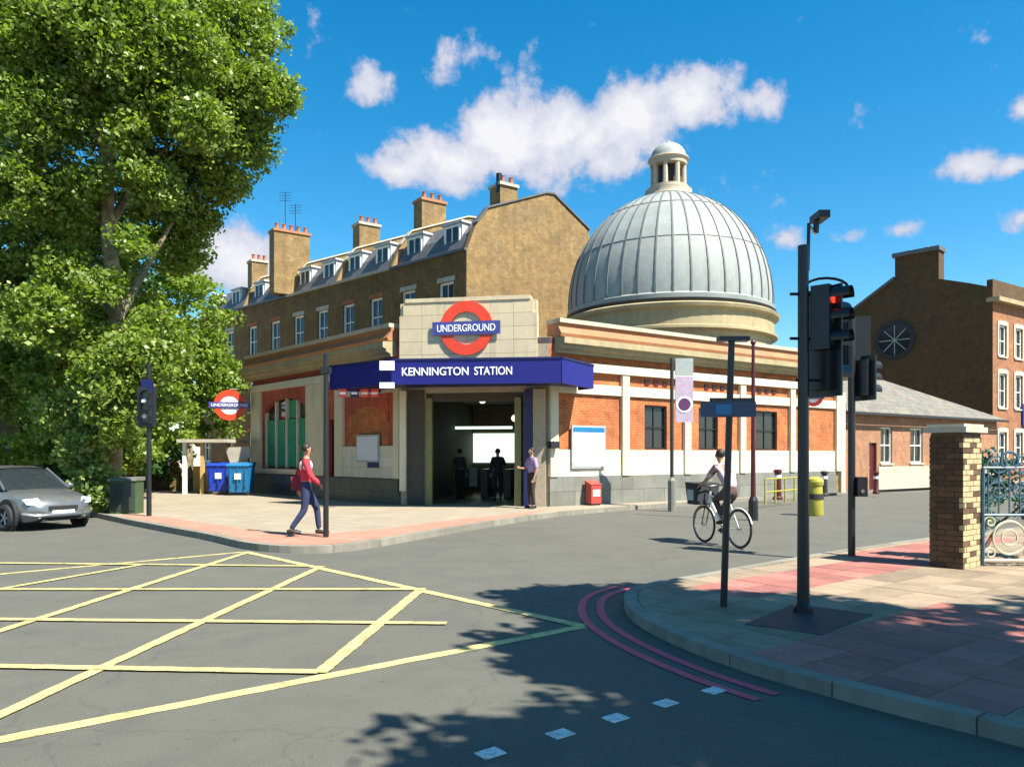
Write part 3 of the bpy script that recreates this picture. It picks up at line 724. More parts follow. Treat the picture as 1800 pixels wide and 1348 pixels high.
# drum, dome and lantern
DC = Vector((6.72, 33.0, 0)); DZ = 7.42
O('drum', MB().lathe([(4.2,5.2),(4.2,6.35),(4.45,6.42),(4.45,6.52),(4.32,6.57),(4.32,7.15),(4.5,7.22),(4.54,7.34),(4.45,7.4),(3.9,7.42)], DC, 64), M['cornice'], ST, smooth=True)
O('gutter', MB().lathe([(4.1,7.421),(4.35,7.43),(4.4,7.54),(4.3,7.58),(4.1,7.56)], DC, 64), M['gutter'], ST, smooth=True)
Rd, Hd = 4.27, 5.2
def dome_r(u): t = u*math.pi/2; return Rd*math.cos(t)*(1+.035*math.sin(2*t)), Hd*math.sin(t)
NG = 40; prof = []
for k in range(15):
    u = k/14*.86; r, z = dome_r(u); prof.append((r, 7.58+z))
dome = O('dome', MB().lathe([(max(r-.05,0), z) for r, z in prof], DC, 48), M['gutter'], ST, smooth=True)
da = 2*math.pi/NG
gm = MB().lathe(prof, (0,0,0), 2, .006, da-.006); gore = mesh_from('panel', gm.v, gm.f); gore.materials.append(M['lead'])
sm = MB()
for (r, z), (r2, z2) in zip(prof, prof[1:]):
    w = .03; sm.hexa([(r-.02,-w,z),(r+.035,-w,z),(r+.035,w,z),(r-.02,w,z),(r2-.02,-w,z2),(r2+.035,-w,z2),(r2+.035,w,z2),(r2-.02,w,z2)])
seam = mesh_from('seam', sm.v, sm.f); seam.materials.append(M['seam'])
for p in gore.polygons: p.use_smooth = True
for k in range(NG):
    for nm, me in (('panel', gore), ('seam', seam)):
        o = bpy.data.objects.new(nm, me); C.objects.link(o); o.parent = dome; o.location = DC-WO[ST.name]; o.rotation_euler = (0,0,k*da)
for zz in (.36, .68):
    r, z = dome_r(zz*.86); O('lap_joint', MB().torus(DC+Vector((0,0,7.58+z)), (0,0,1), r+.005, .018, 72, 5), M['seam'], dome)
O('dome_skirt', MB().lathe([(4.33,7.57),(4.35,7.73),(4.27,7.8)], DC, 64), M['lead'], dome, smooth=True)
zt = prof[-1][1]; rt = prof[-1][0]
lan = O('lantern', MB().lathe([(rt+.05,zt-.1),(rt+.08,zt+.02),(.98,zt+.12),(1.0,zt+.3),(.84,zt+.36),(.84,zt+.46),(.6,zt+.48),(.45,zt+.5)], DC, 32), M['lantern'], ST, smooth=True)
zl = zt+.48
for k in range(8):
    a = 2*math.pi*(k+.5)/8; c = DC+Vector((math.cos(a)*.66, math.sin(a)*.66, 0))
    O('column', MB().tube([c+Vector((0,0,zl)), c+Vector((0,0,zl+.9))], [.115,.10], 8), M['lantern'], lan, smooth=True)
O('core', MB().lathe([(.42,zl),(.42,zl+.9)], DC, 16), M['gutter'], lan)
O('entablature', MB().lathe([(.4,zl+.9),(.78,zl+.9),(.8,zl+1.08),(.88,zl+1.14),(.86,zl+1.2),(.74,zl+1.22)], DC, 32), M['lantern'], lan, smooth=True)
O('cupola', MB().lathe([(.76*math.cos(t*math.pi/20), zl+1.22+.68*math.sin(t*math.pi/20)) for t in range(11)], DC, 32), M['lead'], lan, smooth=True)
O('finial', MB().ball(DC+Vector((0,0,zl+1.93)), .09), M['lead'], lan, smooth=True)

# things fixed to or beside the station
def poster(F, s0, s1, z0, z1, d, lab, frame, top=None, small=False):
    q = F.p((s0+s1)/2, d, z0); t = thing('poster_frame', lab, 'poster', (q.x, q.y, z0))
    fr = MB(); w = .06
    F.box(fr, s0, s1, d, d+.05, z0, z1); O('backing', fr, frame, t)
    O('paper', F.box(MB(), s0+w, s1-w, d+.052, d+.06, z0+w, z1-w), M['poster'], t)
    if top: O('header', F.box(MB(), s0+w, s1-w, d+.062, d+.07, z1-w-.14, z1-w), top, t)
    return t
poster(RW, RW.at(1003,.06), RW.at(1062,.06), RW.zat(1030,823,.06), RW.zat(1030,748,.06), .075, 'large framed poster with blue header on the sunlit orange brick wall', M['sign_grey'], M['bin_teal'])
poster(LW, LW.at(667,.1), LW.at(628,.1), LW.zat(645,812,.1), LW.zat(645,764,.1), .09, 'pale notice board on the shaded wall left of the station entrance', M['sign_grey'])
q = LW.p(LW.at(656,.1), .1, 0)
bx = O('small_sign', LW.box(MB(), LW.at(666,.1), LW.at(647,.1), .1, .13, LW.zat(656,822,.1), LW.zat(656,811,.1)), M['navy']); tag(bx, 'small dark blue plate under the pale notice board', 'sign')
s = RW.at(962)
bx = O('wall_box', RW.box(MB(), s-.1, s+.22, .14, .32, RW.zat(962,788), RW.zat(962,776)).add(*[[RW.p(s,.14,2.0),RW.p(s+.1,.14,2.0),RW.p(s+.1,.2,2.1)],[(0,1,2)]]), M['dark']); tag(bx, 'small black box fixed beside the entrance pier', 'wall box')
def roundel_sign(c, n, r, lab, barlen, wallpt=None, text=True):
    t = thing('roundel_sign', lab, 'sign', tuple(c)); nn = Vector(n).normalized(); u = Vector((-nn.y, nn.x, 0)) if nn.y < 0 else Vector((nn.y, -nn.x, 0))
    F = Frame(c, (u.x, u.y), (nn.x, nn.y))
    O('ring', MB().disc(c-nn*.04, nn, r, .08, 36, r*.62), M['u_red'], t)
    O('disc', MB().disc(c-nn*.02, nn, r*.62, .04, 30), M['letters'], t)
    b = O('bar', F.box(MB(), -barlen/2, barlen/2, -.06, .06, c.z-r*.2, c.z+r*.2), M['u_blue'], t)
    if text: text_part('UNDERGROUND', F, -barlen*.44, barlen*.44, c.z-r*.1, c.z+r*.1, .068, M['letters'], b)
    if wallpt is not None: O('bracket', MB().tube([Vector(wallpt)+Vector((0,0,.25)), c+Vector((0,0,r+.03)), c+Vector((0,0,r-.05))], .025, 6), M['dark'], t); 
    return t
c = P(404, 712, 31.3); roundel_sign(c, (.25,-1,0), .62, 'red roundel sign projecting from the far left corner of the station', 1.6, LW.p(10.9,.1,c.z+.4))
c = P(1430, 698, 29.8); roundel_sign(c, (-.6,-.8,0), .36, 'small red roundel sign projecting from the sunlit right end of the station', .85, RW.p(12.6,.1,c.z+.2), False)
q = RW.p(RW.at(1042,.3), .35, .12)
t = thing('newspaper_bin', 'red box standing against the stone plinth below the framed poster', 'box', (q.x,q.y,.12))
F = Frame(q, (RW.u.x,RW.u.y), (RW.n.x,RW.n.y))
O('cabinet', F.box(MB(), -.2, .2, -.15, .12, .18, .75), M['red_box'], t); O('sloping_lid', MB().prism([F.p(-.22,-.17,.753),F.p(-.22,.14,.753),F.p(-.22,-.17,.88)], F.u*.44), M['red_box'], t)
O('foot', F.box(MB(), -.17, .17, -.13, .1, .12, .179), M['dark'], t); O('label_panel', F.box(MB(), -.14, .14, .122, .13, .4, .6), M['letters'], t)

# ------------------------------------------------------------------ stock brick terrace behind
HC = Vector((-2.01, 34.0, 0)); HU = Vector((-.732,.682,0)).normalized(); HG = Vector((.822,.569,0)).normalized()
HF = Frame(HC, (HU.x,HU.y), (-HU.y*1.0, HU.x)) ; HF.n = Vector((-HU.y, HU.x, 0)); 
if HF.n.y > 0: HF.n = -HF.n
GF = Frame(HC, (HG.x,HG.y), (HG.y,-HG.x))
bounds = [0, 5.37, 10.1, 14.9, 20.2, 26.5]
gpx = [(820,440),(838,402),(858,376),(960,350),(974,352),(1036,414)]
gprof = [(GF.at(x), GF.zat(x, y)) for x, y in gpx]
EAVE = gprof[0][1]
depth = gprof[-1][0]
hl = ['end house of the brick terrace with a tall sunlit gable wall', 'second house of the brick terrace with a pale party wall and tall red potted chimney',
      'third house of the brick terrace with white dormers behind a brick parapet', 'fourth house of the brick terrace carrying the broad red topped chimney block', 'farthest house of the brick terrace beside the green trees']
chim = {0: (GF.at(877), GF.at(912), 15.0, GF), 1: None}
for h in range(5):
    t0, t1 = bounds[h], bounds[h+1]; o = HF.p(t0, 0, 0)
    H = thing('terraced_house', hl[h], 'house', (o.x, o.y, .12), 'houses of the brick terrace behind the station')
    F = Frame(o, (HU.x,HU.y), (HF.n.x,HF.n.y)); W = t1-t0
    zf = [(1.2,3.1),(4.3,6.1),(EAVE-3.1,EAVE-1.2)]; holes = []; ns = 2
    for z0, z1 in zf:
        for k in range(ns):
            c = W*(k+.5)/ns; holes.append((c-.5, c+.5, z0, z1))
    ss = sorted({0.0, W}|{x for hh in holes for x in hh[:2]}); zs = sorted({.12, EAVE}|{x for hh in holes for x in hh[2:]}); mb = MB()
    for a, b in zip(ss, ss[1:]):
        for c, d in zip(zs, zs[1:]):
            if any(x[0] <= (a+b)/2 <= x[1] and x[2] <= (c+d)/2 <= x[3] for x in holes): continue
            F.box(mb, a+(.003 if a == 0 else 0), b-(.003 if b == W else 0), -.3, 0, c, d)
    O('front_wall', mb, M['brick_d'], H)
    for a, b, c, d in holes:
        w = sash_window(F, a, b, c, d, H, d=-.14, bars=1, rows=2, fw=.11)
        O('lintel', F.box(MB(), a-.1, b+.1, .002, .03, d+.003, d+.22), M['brick_o'] if h % 2 else M['coping'], w)
    O('front_coping', F.box(MB(), .003, W-.003, -.32, .12, EAVE+.003, EAVE+.12), M['coping'] if h in (1,2) else M['slate'], H)
    O('string_course', F.box(MB(), .003, W-.003, .002, .07, EAVE-4.0, EAVE-3.85), M['coping'], H)
    # party / gable wall at the near side, following the mansard profile
    g = Frame(o, (HG.x,HG.y), (HG.y,-HG.x))
    poly = [g.p(-.05,-.35,.12)]+[g.p(s_,-.35,z_+(.25 if 0 < i else 0)) for i, (s_, z_) in enumerate(gprof)]+[g.p(depth,-.35,.12)]
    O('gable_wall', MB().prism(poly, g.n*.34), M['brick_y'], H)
    cp = MB()
    for (s_, z_), (s2, z2) in zip(gprof[1:], gprof[2:]):
        cp.hexa([g.p(s_,-.4,z_+.26),g.p(s2,-.4,z2+.26),g.p(s2,.06,z2+.26),g.p(s_,.06,z_+.26),g.p(s_,-.4,z_+.34),g.p(s2,-.4,z2+.34),g.p(s2,.06,z2+.34),g.p(s_,.06,z_+.34)])
    O('gable_coping', cp, M['slate'] if h == 0 else M['coping'], H)
    # mansard roof between the party walls
    rp = [(.12,EAVE-.1)]+[(max(s_,.2), z_-.05) for s_, z_ in gprof[1:]]+[(depth,EAVE-.1)]
    base = g.p(0,-.36,0)-o
    A = [o+base+HG*s_+Vector((0,0,z_)) for s_, z_ in rp]; mb = MB(); mb.prism(A, HU*(W-.36/abs(HF.u.dot(g.n)) if W > .5 else W)); O('mansard_roof', mb, M['slate'], H)
    O('rear_wall', MB().prism([g.p(depth,-.36,.12), g.p(depth-.25,-.36,.12), g.p(depth-.25,-.36,EAVE-.2), g.p(depth,-.36,EAVE-.2)], HU*(W-.4)), M['brick_y'], H)
    # dormers
    for k in range(2):
        c = W*(k+.5)/2+.15; dz0, dz1 = EAVE+.25, EAVE+1.55
        dm = O('dormer', F.box(MB(), c-.62, c+.62, -1.7, -.55, dz0, dz1), M['leadroof'], H)
        O('pane', F.box(MB(), c-.42, c+.42, -.545, -.53, dz0+.2, dz1-.15), M['glass'], dm)
        fr = MB(); F.box(fr, c-.52, c-.42, -.548, -.49, dz0+.1, dz1-.05); F.box(fr, c+.42, c+.52, -.548, -.49, dz0+.1, dz1-.05); F.box(fr, c-.42, c+.42, -.548, -.49, dz0+.1, dz0+.2); F.box(fr, c-.42, c+.42, -.548, -.49, dz1-.15, dz1-.05); F.box(fr, c-.025, c+.025, -.53, -.49, dz0+.2, dz1-.15)
        O('frame', fr, M['sash'], dm); O('lid', F.box(MB(), c-.7, c+.7, -1.8, -.45, dz1+.003, dz1+.1), M['leadroof'], dm)
    # chimney on the party wall
    cs = {0: (GF.at(880), GF.at(910), 14.0), 1: (g.at(742), g.at(784), 14.5), 2: (g.at(632), g.at(668), 14.2), 3: (g.at(482), g.at(545), 14.45), 4: (.6, 1.6, 13.8)}[h]
    ch = O('chimney', g.box(MB(), cs[0], cs[1], -.9, -.015 if h else -.03, EAVE+.2, cs[2]), M['brick_y'], H)
    O('chimney_cap', g.box(MB(), cs[0]-.06, cs[1]+.06, -.96, .05, cs[2]+.002, cs[2]+.14), M['cornice_t'] if h in (1,3) else M['coping'], ch)
    npot = 5 if h == 3 else 3 if h != 0 else 2
    for k in range(npot):
        q = g.p(cs[0]+(cs[1]-cs[0])*(k+.5)/npot, -.22, cs[2]+.14); O('chimney_pot', MB().lathe([(.11,0),(.1,.3),(.13,.34),(.09,.36),(.07,.3)], q, 10), M['pot'], ch, smooth=True)
    if h == 3:
        for k, (ss_, hh_) in enumerate(((.3,2.3),(.9,1.7))):
            q = g.p(cs[0]+ss_+.4, -.2, cs[2]+.1); am = MB().tube([q, q+Vector((0,0,hh_))], .02, 5)
            for j in range(4): am.tube([q+Vector((-.35,0,hh_-.15*j-.1)), q+Vector((.35,0,hh_-.15*j-.1))], .012, 4)
            O('aerial', am, M['dark'], ch)
    if h == 0:
        q = g.p(cs[0]+.05, -.2, cs[2]); O('flue', MB().tube([q-Vector((0,0,.3)), q+Vector((0,0,.55))], .14, 8), M['dark'], ch, smooth=True)

# ------------------------------------------------------------------ low slate-roofed house beyond the station's right end
LO = Vector((14.1, 32.6, 0)); LF = Frame(LO, (.822,.569), (.569,-.822)); LL = 14.0
B = thing('low_building', 'low pink brick building with a pale slate hipped roof right of the station', 'building', (LO.x, LO.y, .12))
ez = 3.5
lh = [(LF.at(1548), LF.at(1568), 1.3, 2.9), (LF.at(1600), LF.at(1622), 1.3, 2.9), (LF.at(1528), LF.at(1541), .12, 2.2), (11.2, 12.2, 1.3, 2.8)]
ss = sorted({0.0, LL}|{x for hh in lh for x in hh[:2]}); zs = sorted({.12, ez}|{x for hh in lh for x in hh[2:]}); mb = MB()
for a, b in zip(ss, ss[1:]):
    for c, d in zip(zs, zs[1:]):
        if any(x[0] <= (a+b)/2 <= x[1] and x[2] <= (c+d)/2 <= x[3] for x in lh): continue
        LF.box(mb, a, b, -.3, 0, c, d)
O('front_wall', mb, M['brick_p'], B)
for a, b, c, d in lh[:2]+lh[3:]: sash_window(LF, a, b, c, d, B, bars=1, rows=2)
a, b, c, d = lh[2]; dd = O('door', LF.box(MB(), a, b, -.15, -.1, c, d), M['maroon'], B); O('handle', MB().ball(LF.p(a+.12,-.07,1.1), .04), M['chrome'], dd)
O('side_wall', LF.box(MB(), 0, .3, -7.0, -.301, .12, ez), M['brick_p'], B); O('side_wall', LF.box(MB(), LL-.3, LL, -7, -.301, .12, ez), M['brick_p'], B); O('rear_wall', LF.box(MB(), .301, LL-.301, -7.0, -6.7, .12, ez), M['brick_p'], B)
e = .35; rg = [LF.p(-e,e,ez), LF.p(LL+e,e,ez), LF.p(LL+e,-7-e,ez), LF.p(-e,-7-e,ez), LF.p(-e,-3.5,6.35), LF.p(3.2,-3.5,6.35)]
O('roof', MB().add(rg, [(0,1,5,4),(1,2,5),(2,3,4,5),(3,0,4),(0,3,2,1)]), M['slate_l'], B)
O('gutter', LF.box(MB(), -e, LL+e, e+.002, e+.1, ez-.12, ez-.02), M['gutter'], B)
q = LF.p(-.4,.1,0); dp = O('downpipe', MB().tube([(q.x,q.y,.12),(q.x,q.y,3.6)], .09, 8).box((q.x-.15,q.y-.15,3.55),(q.x+.15,q.y+.15,3.8)), M['brick_b'], B)
O('render_band', LF.box(MB(), lh[2][1]+.1, LL, .003, .04, .12, 1.15), M['coping'], B)

# ------------------------------------------------------------------ tall brown gabled block on the right
QC = Vector((845/FP*44, 44.0, 0)); QG = Frame(QC, (-.671,.742), (-.742,-.671)); QR = Frame(QC, (.822,.569), (.569,-.822))
Q = thing('brick_block', 'tall shaded brown brick block with broad gable chimney at the right', 'building', (QC.x, QC.y, .12))
qp = [(QG.at(1745), QG.zat(1745,505)), (QG.at(1700), QG.zat(1700,497)), (QG.at(1650), QG.zat(1650,490)), (QG.at(1572), QG.zat(1572,492)), (QG.at(1496), QG.zat(1496,550)), (QG.at(1480), QG.zat(1480,560))]
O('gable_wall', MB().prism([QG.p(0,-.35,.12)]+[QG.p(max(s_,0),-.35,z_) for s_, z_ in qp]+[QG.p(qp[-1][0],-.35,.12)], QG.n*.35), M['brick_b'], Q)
cp = MB()
for (s_, z_), (s2, z2) in zip(qp[3:], qp[4:]): cp.hexa([QG.p(s_,-.5,z_),QG.p(s2,-.5,z2),QG.p(s2,.15,z2),QG.p(s_,.15,z_),QG.p(s_,-.5,z_+.18),QG.p(s2,-.5,z2+.18),QG.p(s2,.15,z2+.18),QG.p(s_,.15,z_+.18)])
O('gable_coping', cp, M['slate'], Q)
c0, c1 = QG.at(1650), QG.at(1573); zc = QG.zat(1610,447)
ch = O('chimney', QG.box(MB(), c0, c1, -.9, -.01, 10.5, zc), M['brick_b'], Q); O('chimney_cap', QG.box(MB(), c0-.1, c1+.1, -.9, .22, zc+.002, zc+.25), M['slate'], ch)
for k in range(5):
    q = QG.p(c0+(c1-c0)*(k+.5)/5, -.35, zc+.25)
    if k in (1,3): O('chimney_pot', MB().lathe([(.13,0),(.12,.12),(.1,.15)], q, 10), M['slate'], ch)
s_ = QG.at(1573); z_ = QG.zat(1573, 598); cc = QG.p(s_, .0, z_)
rw = O('round_window', MB().disc(cc+QG.n*.002, QG.n, .95, .03, 32), M['glass'], Q)
O('surround', MB().disc(cc+QG.n*.003, QG.n, 1.2, .1, 32, .95), M['gutter'], rw)
fr = MB(); u = QG.u; Zv = Vector((0,0,1))
for k in range(4):
    a = math.pi*k/4; d = u*math.cos(a)+Zv*math.sin(a); pz = cc+QG.n*.05; fr.tube([pz-d*.93, pz+d*.93], .03, 4)
O('glazing_bars', fr, M['sign_grey'], rw)
QL = 22; fz = QG.zat(1745, 530)
qh = []
for k in range(7):
    for z0, z1 in ((1.2,3.0),(4.4,6.4),(7.4,9.2)): qh.append((.7+k*2.1, .7+k*2.1+1.0, z0, z1))
ss = sorted({0.0, float(QL)}|{x for hh in qh for x in hh[:2]}); zs = sorted({.12, fz}|{x for hh in qh for x in hh[2:]}); mb = MB()
for a, b in zip(ss, ss[1:]):
    for c, d in zip(zs, zs[1:]):
        if any(x[0] <= (a+b)/2 <= x[1] and x[2] <= (c+d)/2 <= x[3] for x in qh): continue
        QR.box(mb, a, b, -.3, -.003, c, d)
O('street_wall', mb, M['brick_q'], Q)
for a, b, c, d in qh[:9]:
    w = sash_window(QR, a, b, c, d, Q, d=-.12, bars=1, rows=2, fw=.1); O('surround', QR.box(QR.box(MB(), a-.16, a-.002, .0, .05, c, d+.2), b+.002, b+.16, 0, .05, c, d+.2), M['cream'], w); O('lintel', QR.box(MB(), a, b, 0, .06, d+.002, d+.25), M['cream'], w)
O('cornice', QR.box(MB(), -.1, QL, -.3, .4, fz+.002, fz+.25), M['cornice'], Q)
O('attic_wall', QR.box(MB(), .05, QL, -.34, -.02, fz+.252, fz+1.3), M['brick_b'], Q)
roofp = [QR.p(0,-.34,fz+1.3), QR.p(QL,-.34,fz+1.3), QR.p(QL,-5,fz+3.0), QR.p(0,-5,fz+3.0), QR.p(QL,-9.5,fz), QR.p(0,-9.5,fz)]
rl = [QG.p(max(s2,0)+.02,-.36,z2-.12) for s2, z2 in qp]; rl = rl + [QG.p(qp[-1][0],-.36,9.0), QG.p(.35,-.36,9.0)]
O('roof', MB().prism(rl, QR.u*QL), M['slate'], Q)
O('rear_wall', Frame(QG.p(qp[-1][0],-.36,0), (.822,.569), (.569,-.822)).box(MB(), 0, QL, 0, .3, .12, 8.99), M['brick_b'], Q)
q = P(1798, 727, 43.5); s_ = QR.at(1797); bs = O('blue_sign', QR.box(MB(), s_-.15, s_+.9, .05, .12, QR.zat(1797,748), QR.zat(1797,710)), M['bin_blue']); tag(bs, 'square blue sign on the sunlit brick wall at the right edge', 'sign')

# ------------------------------------------------------------------ trees
def leaf_mesh(name, cents, size, m, parent, flat=.35):
    n = len(cents); cents = np.asarray(cents, float)
    nr = rng.normal(size=(n,3)); nr[:,2] += flat*2; nr /= np.linalg.norm(nr, axis=1)[:,None]
    t = rng.normal(size=(n,3)); t -= nr*(t*nr).sum(1)[:,None]; t /= np.linalg.norm(t, axis=1)[:,None]; b = np.cross(nr, t)
    s = size*rng.uniform(.55,1.25,size=(n,1))
    v = np.stack([cents-t*s*.5, cents+b*s*.36+nr*s*.06, cents+t*s*.5, cents-b*s*.36+nr*s*.06], 1).reshape(-1,3)
    org = np.array(WO[parent.name]); me = bpy.data.meshes.new(name)
    me.vertices.add(4*n); me.vertices.foreach_set('co', (v-org).ravel()); me.loops.add(4*n); me.loops.foreach_set('vertex_index', np.arange(4*n, dtype=np.int32))
    me.polygons.add(n); me.polygons.foreach_set('loop_start', np.arange(0, 4*n, 4, dtype=np.int32)); me.polygons.foreach_set('loop_total', np.full(n, 4, dtype=np.int32))
    me.update(); me.validate(); me.materials.append(m)
    o = bpy.data.objects.new(name, me); C.objects.link(o); o.parent = parent; WO[o.name] = Vector(org); return o
def crown_pts(blobs, per, clump=.55, shell=.55):
    out = []
    for (c, r, k) in blobs:
        r = np.array(r if hasattr(r, '__len__') else (r, r, r), float); nc = max(4, int(k/per))
        d = rng.normal(size=(nc,3)); d /= np.linalg.norm(d, axis=1)[:,None]
        rad = rng.uniform(shell, 1.0, size=(nc,1))**.8*rng.choice([1,1,1,1.12,1.22], size=(nc,1)); cc = np.array(c)+d*rad*r
        for q in cc:
            cs = clump*rng.uniform(.6,1.35); p = rng.normal(size=(per,3)); p /= np.linalg.norm(p, axis=1)[:,None]+1e-9
            p *= rng.uniform(.2,1,size=(per,1))**.5; p[:,2] *= .6; out.append(q+p*cs)
    return np.concatenate(out)
def branches(mb, base, tops, r0, bend=.3):
    for t in tops:
        b = Vector(base); t = Vector(t); mid = b.lerp(t, .5)+Vector((random.uniform(-bend,bend), random.uniform(-bend,bend), random.uniform(0,bend)))
        mb.tube([b, b.lerp(mid,.6), mid, mid.lerp(t,.6), t], [r0, r0*.8, r0*.6, r0*.4, r0*.18], 7)
def tree(name, label, base, trunk, r0, r1, limbs, blobs, leafs, m, per=60, clump=.55, bark='bark', group=None, shell=.55, name_c='crown'):
    T = thing(name, label, 'tree', base, group)
    pts = [Vector(p) for p in trunk]; k = len(pts); pp = []
    for i in range((k-1)*4+1):
        a = i/4; j = min(int(a), k-2); q = pts[j].lerp(pts[j+1], a-j); pp.append(q+Vector((mnoise.noise(q*.8)*.12, mnoise.noise(q*.8+Vector((9,0,0)))*.12, 0)))
    rad = [r0+(r1-r0)*i/(len(pp)-1) for i in range(len(pp))]; rad[0] *= 1.45; 
    if len(rad) > 1: rad[1] *= 1.12
    tr = O('trunk', MB().tube(pp, rad, 14), M[bark], T, smooth=True)
    for b, tops, rr_ in limbs:
        mb = MB(); branches(mb, b, tops, rr_); O('limb', mb, M[bark], T, smooth=True)
    leaf_mesh(name_c, crown_pts(blobs, per, clump, shell), leafs, m, T)
    return T
def pb(x, y, Y, r, k): q = P(x, y, Y); rr_ = r/FP*Y; return (tuple(q), (rr_, rr_*.9, rr_), k)
# big plane tree at the left
t0 = G(196, 862, .12); t0 = Vector(((190-900)/FP*21.3, 21.3, .12))
tk = [t0, P(205,720,21.2), P(207,560,21.0), P(190,400,20.9), P(184,250,20.9), P(180,100,21.3), P(170,-80,21.6)]
blobs = [pb(90,70,23.5,170,20655), pb(290,60,23.5,165,20655), pb(405,70,23,85,8032), pb(438,168,22.6,66,5967), pb(400,250,23,70,5967), pb(310,220,24,125,13770),
         pb(110,250,24.5,165,20655), pb(50,430,24,150,16065), pb(305,345,24,72,6885), pb(110,520,24.5,130,13770), pb(-80,250,23,180,13770), pb(200,-140,23,230,16065), pb(360,-120,23,150,9180), pb(30,120,21.5,110,8032), pb(320,120,21.5,80,5737), pb(-40,620,23,120,9180), pb(320,440,24.5,45,2754),pb(352,395,24,22,803),pb(395,330,23.5,25,918),pb(210,60,19.6,95,9450),pb(130,150,19.8,60,3510),pb(250,150,20,60,3510),pb(150,20,19.4,90,6075),pb(480,165,22.3,36,1755),pb(265,320,20.6,45,2025),pb(120,350,20.6,48,2430),pb(120,480,20.8,45,2160),pb(235,640,20.3,55,4050),pb(160,600,20.6,40,1890),pb(270,600,21,50,2970),pb(40,60,19.2,70,4725),pb(60,200,19.4,60,3510),pb(330,80,20,55,2970),pb(350,210,20.4,50,2700),pb(20,330,19.6,60,3510),pb(70,560,19.8,60,3240),pb(215,235,19.7,34,1000),pb(175,500,20,34,900),pb(228,430,20.2,26,600),pb(150,320,19.8,30,800),pb(240,300,19.9,26,600),pb(195,700,20.1,50,2200),pb(225,760,20.3,36,1300),pb(180,640,20,40,1400)]
tree('plane_tree', 'huge leafy tree with a pale patchy trunk filling the left of the view', tuple(t0), tk, .25, .13,
     [(tk[3], [P(300,250,23), P(80,260,23.5)], .14), (tk[4], [P(410,150,22.8), P(60,80,23), P(300,40,23)], .13), (tk[5], [P(380,20,23), P(120,-150,23)], .1), (tk[2], [P(60,430,24), P(320,360,24)], .13)],
     blobs, .15, L1, per=48, clump=.42)
# trees beyond it, towards the station
tb = Vector(((330-900)/FP*33, 33, .12))
tree('broadleaf_tree', 'sunlit yellow green tree between the big tree and the station roundel', tuple(tb), [tb, P(335,700,33), P(330,560,33.2)], .2, .1,
     [(P(335,700,33), [P(280,560,33), P(390,640,33)], .09)],
     [pb(275,480,34,85,5440), pb(320,560,33,80,5440), pb(335,650,33,66,5440), pb(250,640,32,85,5440), pb(385,660,34,36,1870), pb(290,730,31,60,3230), pb(325,420,35,40,1530), pb(372,730,34.5,42,1870)], .2, L2, per=70, clump=.55)
tb = Vector(((95-900)/FP*30, 30, .12))
tree('broadleaf_tree', 'dark green tree standing in shade behind the big pale trunk', tuple(tb), [tb, P(95,700,30), P(95,560,30)], .3, .18,
     [(P(95,700,30), [P(30,560,30), P(170,560,30)], .1)],
     [pb(60,560,31,130,5950), pb(170,620,31,110,5950), pb(10,700,31,110,5100), pb(150,480,32,120,5100), pb(110,720,31,90,4250), pb(220,760,32,60,2040)], .24, L3, per=60, clump=.6, bark='bark_d')
tb = Vector(((14-900)/FP*24, 24, .12))
tree('broadleaf_tree', 'brown trunked tree at the very left edge behind the parked car', tuple(tb), [tb, P(12,760,24), P(5,640,24), P(-5,520,24)], .42, .26,
     [(P(5,640,24), [P(-60,500,24), P(60,520,24.5)], .12)], [pb(-40,560,24,110,4250), pb(40,640,23.5,60,2550)], .26, L1, per=50, clump=.5, bark='bark_d')
def bush(label, blobs, m, size, group=None, per=45, clump=.3, name='shrub', cat='shrub'):
    q = blobs[0][0]; T = thing(name, label, cat, (q[0], q[1], .12), group)
    mb = MB()
    for b in blobs[:4]:
        branches(mb, (q[0], q[1], .1), [b[0]], .035, .1)
    O('stems', mb, M['bark_d'], T); leaf_mesh('foliage', crown_pts(blobs, per, clump, .35), size, m, T); return T
bush('pale leaved shrub spilling over the pavement right of the parked car', [pb(165,850,20.6,34,1700), pb(150,790,20.7,48,2400), pb(110,730,21,48,2200), pb(178,880,20.4,26,900), pb(175,740,21,38,1500)], L4, .14)
bush('bright shrub above the roof of the parked car', [pb(75,770,22,50,2000), pb(80,700,22,50,2000), pb(60,650,22.5,45,1500), pb(20,800,22.5,45,1600)], L2, .17)
bush('green shrub behind the slim signal pole', [pb(230,780,26,50,1700), pb(205,700,26,55,2000), pb(255,690,26,48,1700)], L2, .2, clump=.4)
bush('dark hedge at the foot of the trees left of the shelter', [pb(100,840,26,60,1800), pb(230,830,29,45,1200), pb(20,840,26,60,1800), pb(290,800,33,45,1100)], L3, .22, clump=.45, name='hedge', cat='hedge')
# far wood closing the left street
W_ = thing('far_wood', 'distant mass of trees closing the street behind the shelter', 'trees', (-25, 62, 0)); W_['kind'] = 'stuff'
leaf_mesh('far_crowns', crown_pts([((-34+i*3.3, 66+2*math.sin(i*2.1), 3.5+1.5*math.sin(i*1.7)), (3.2,2.5,3.8), 900) for i in range(-6, 9)], 45, .9, .4), .55, L3, W_)
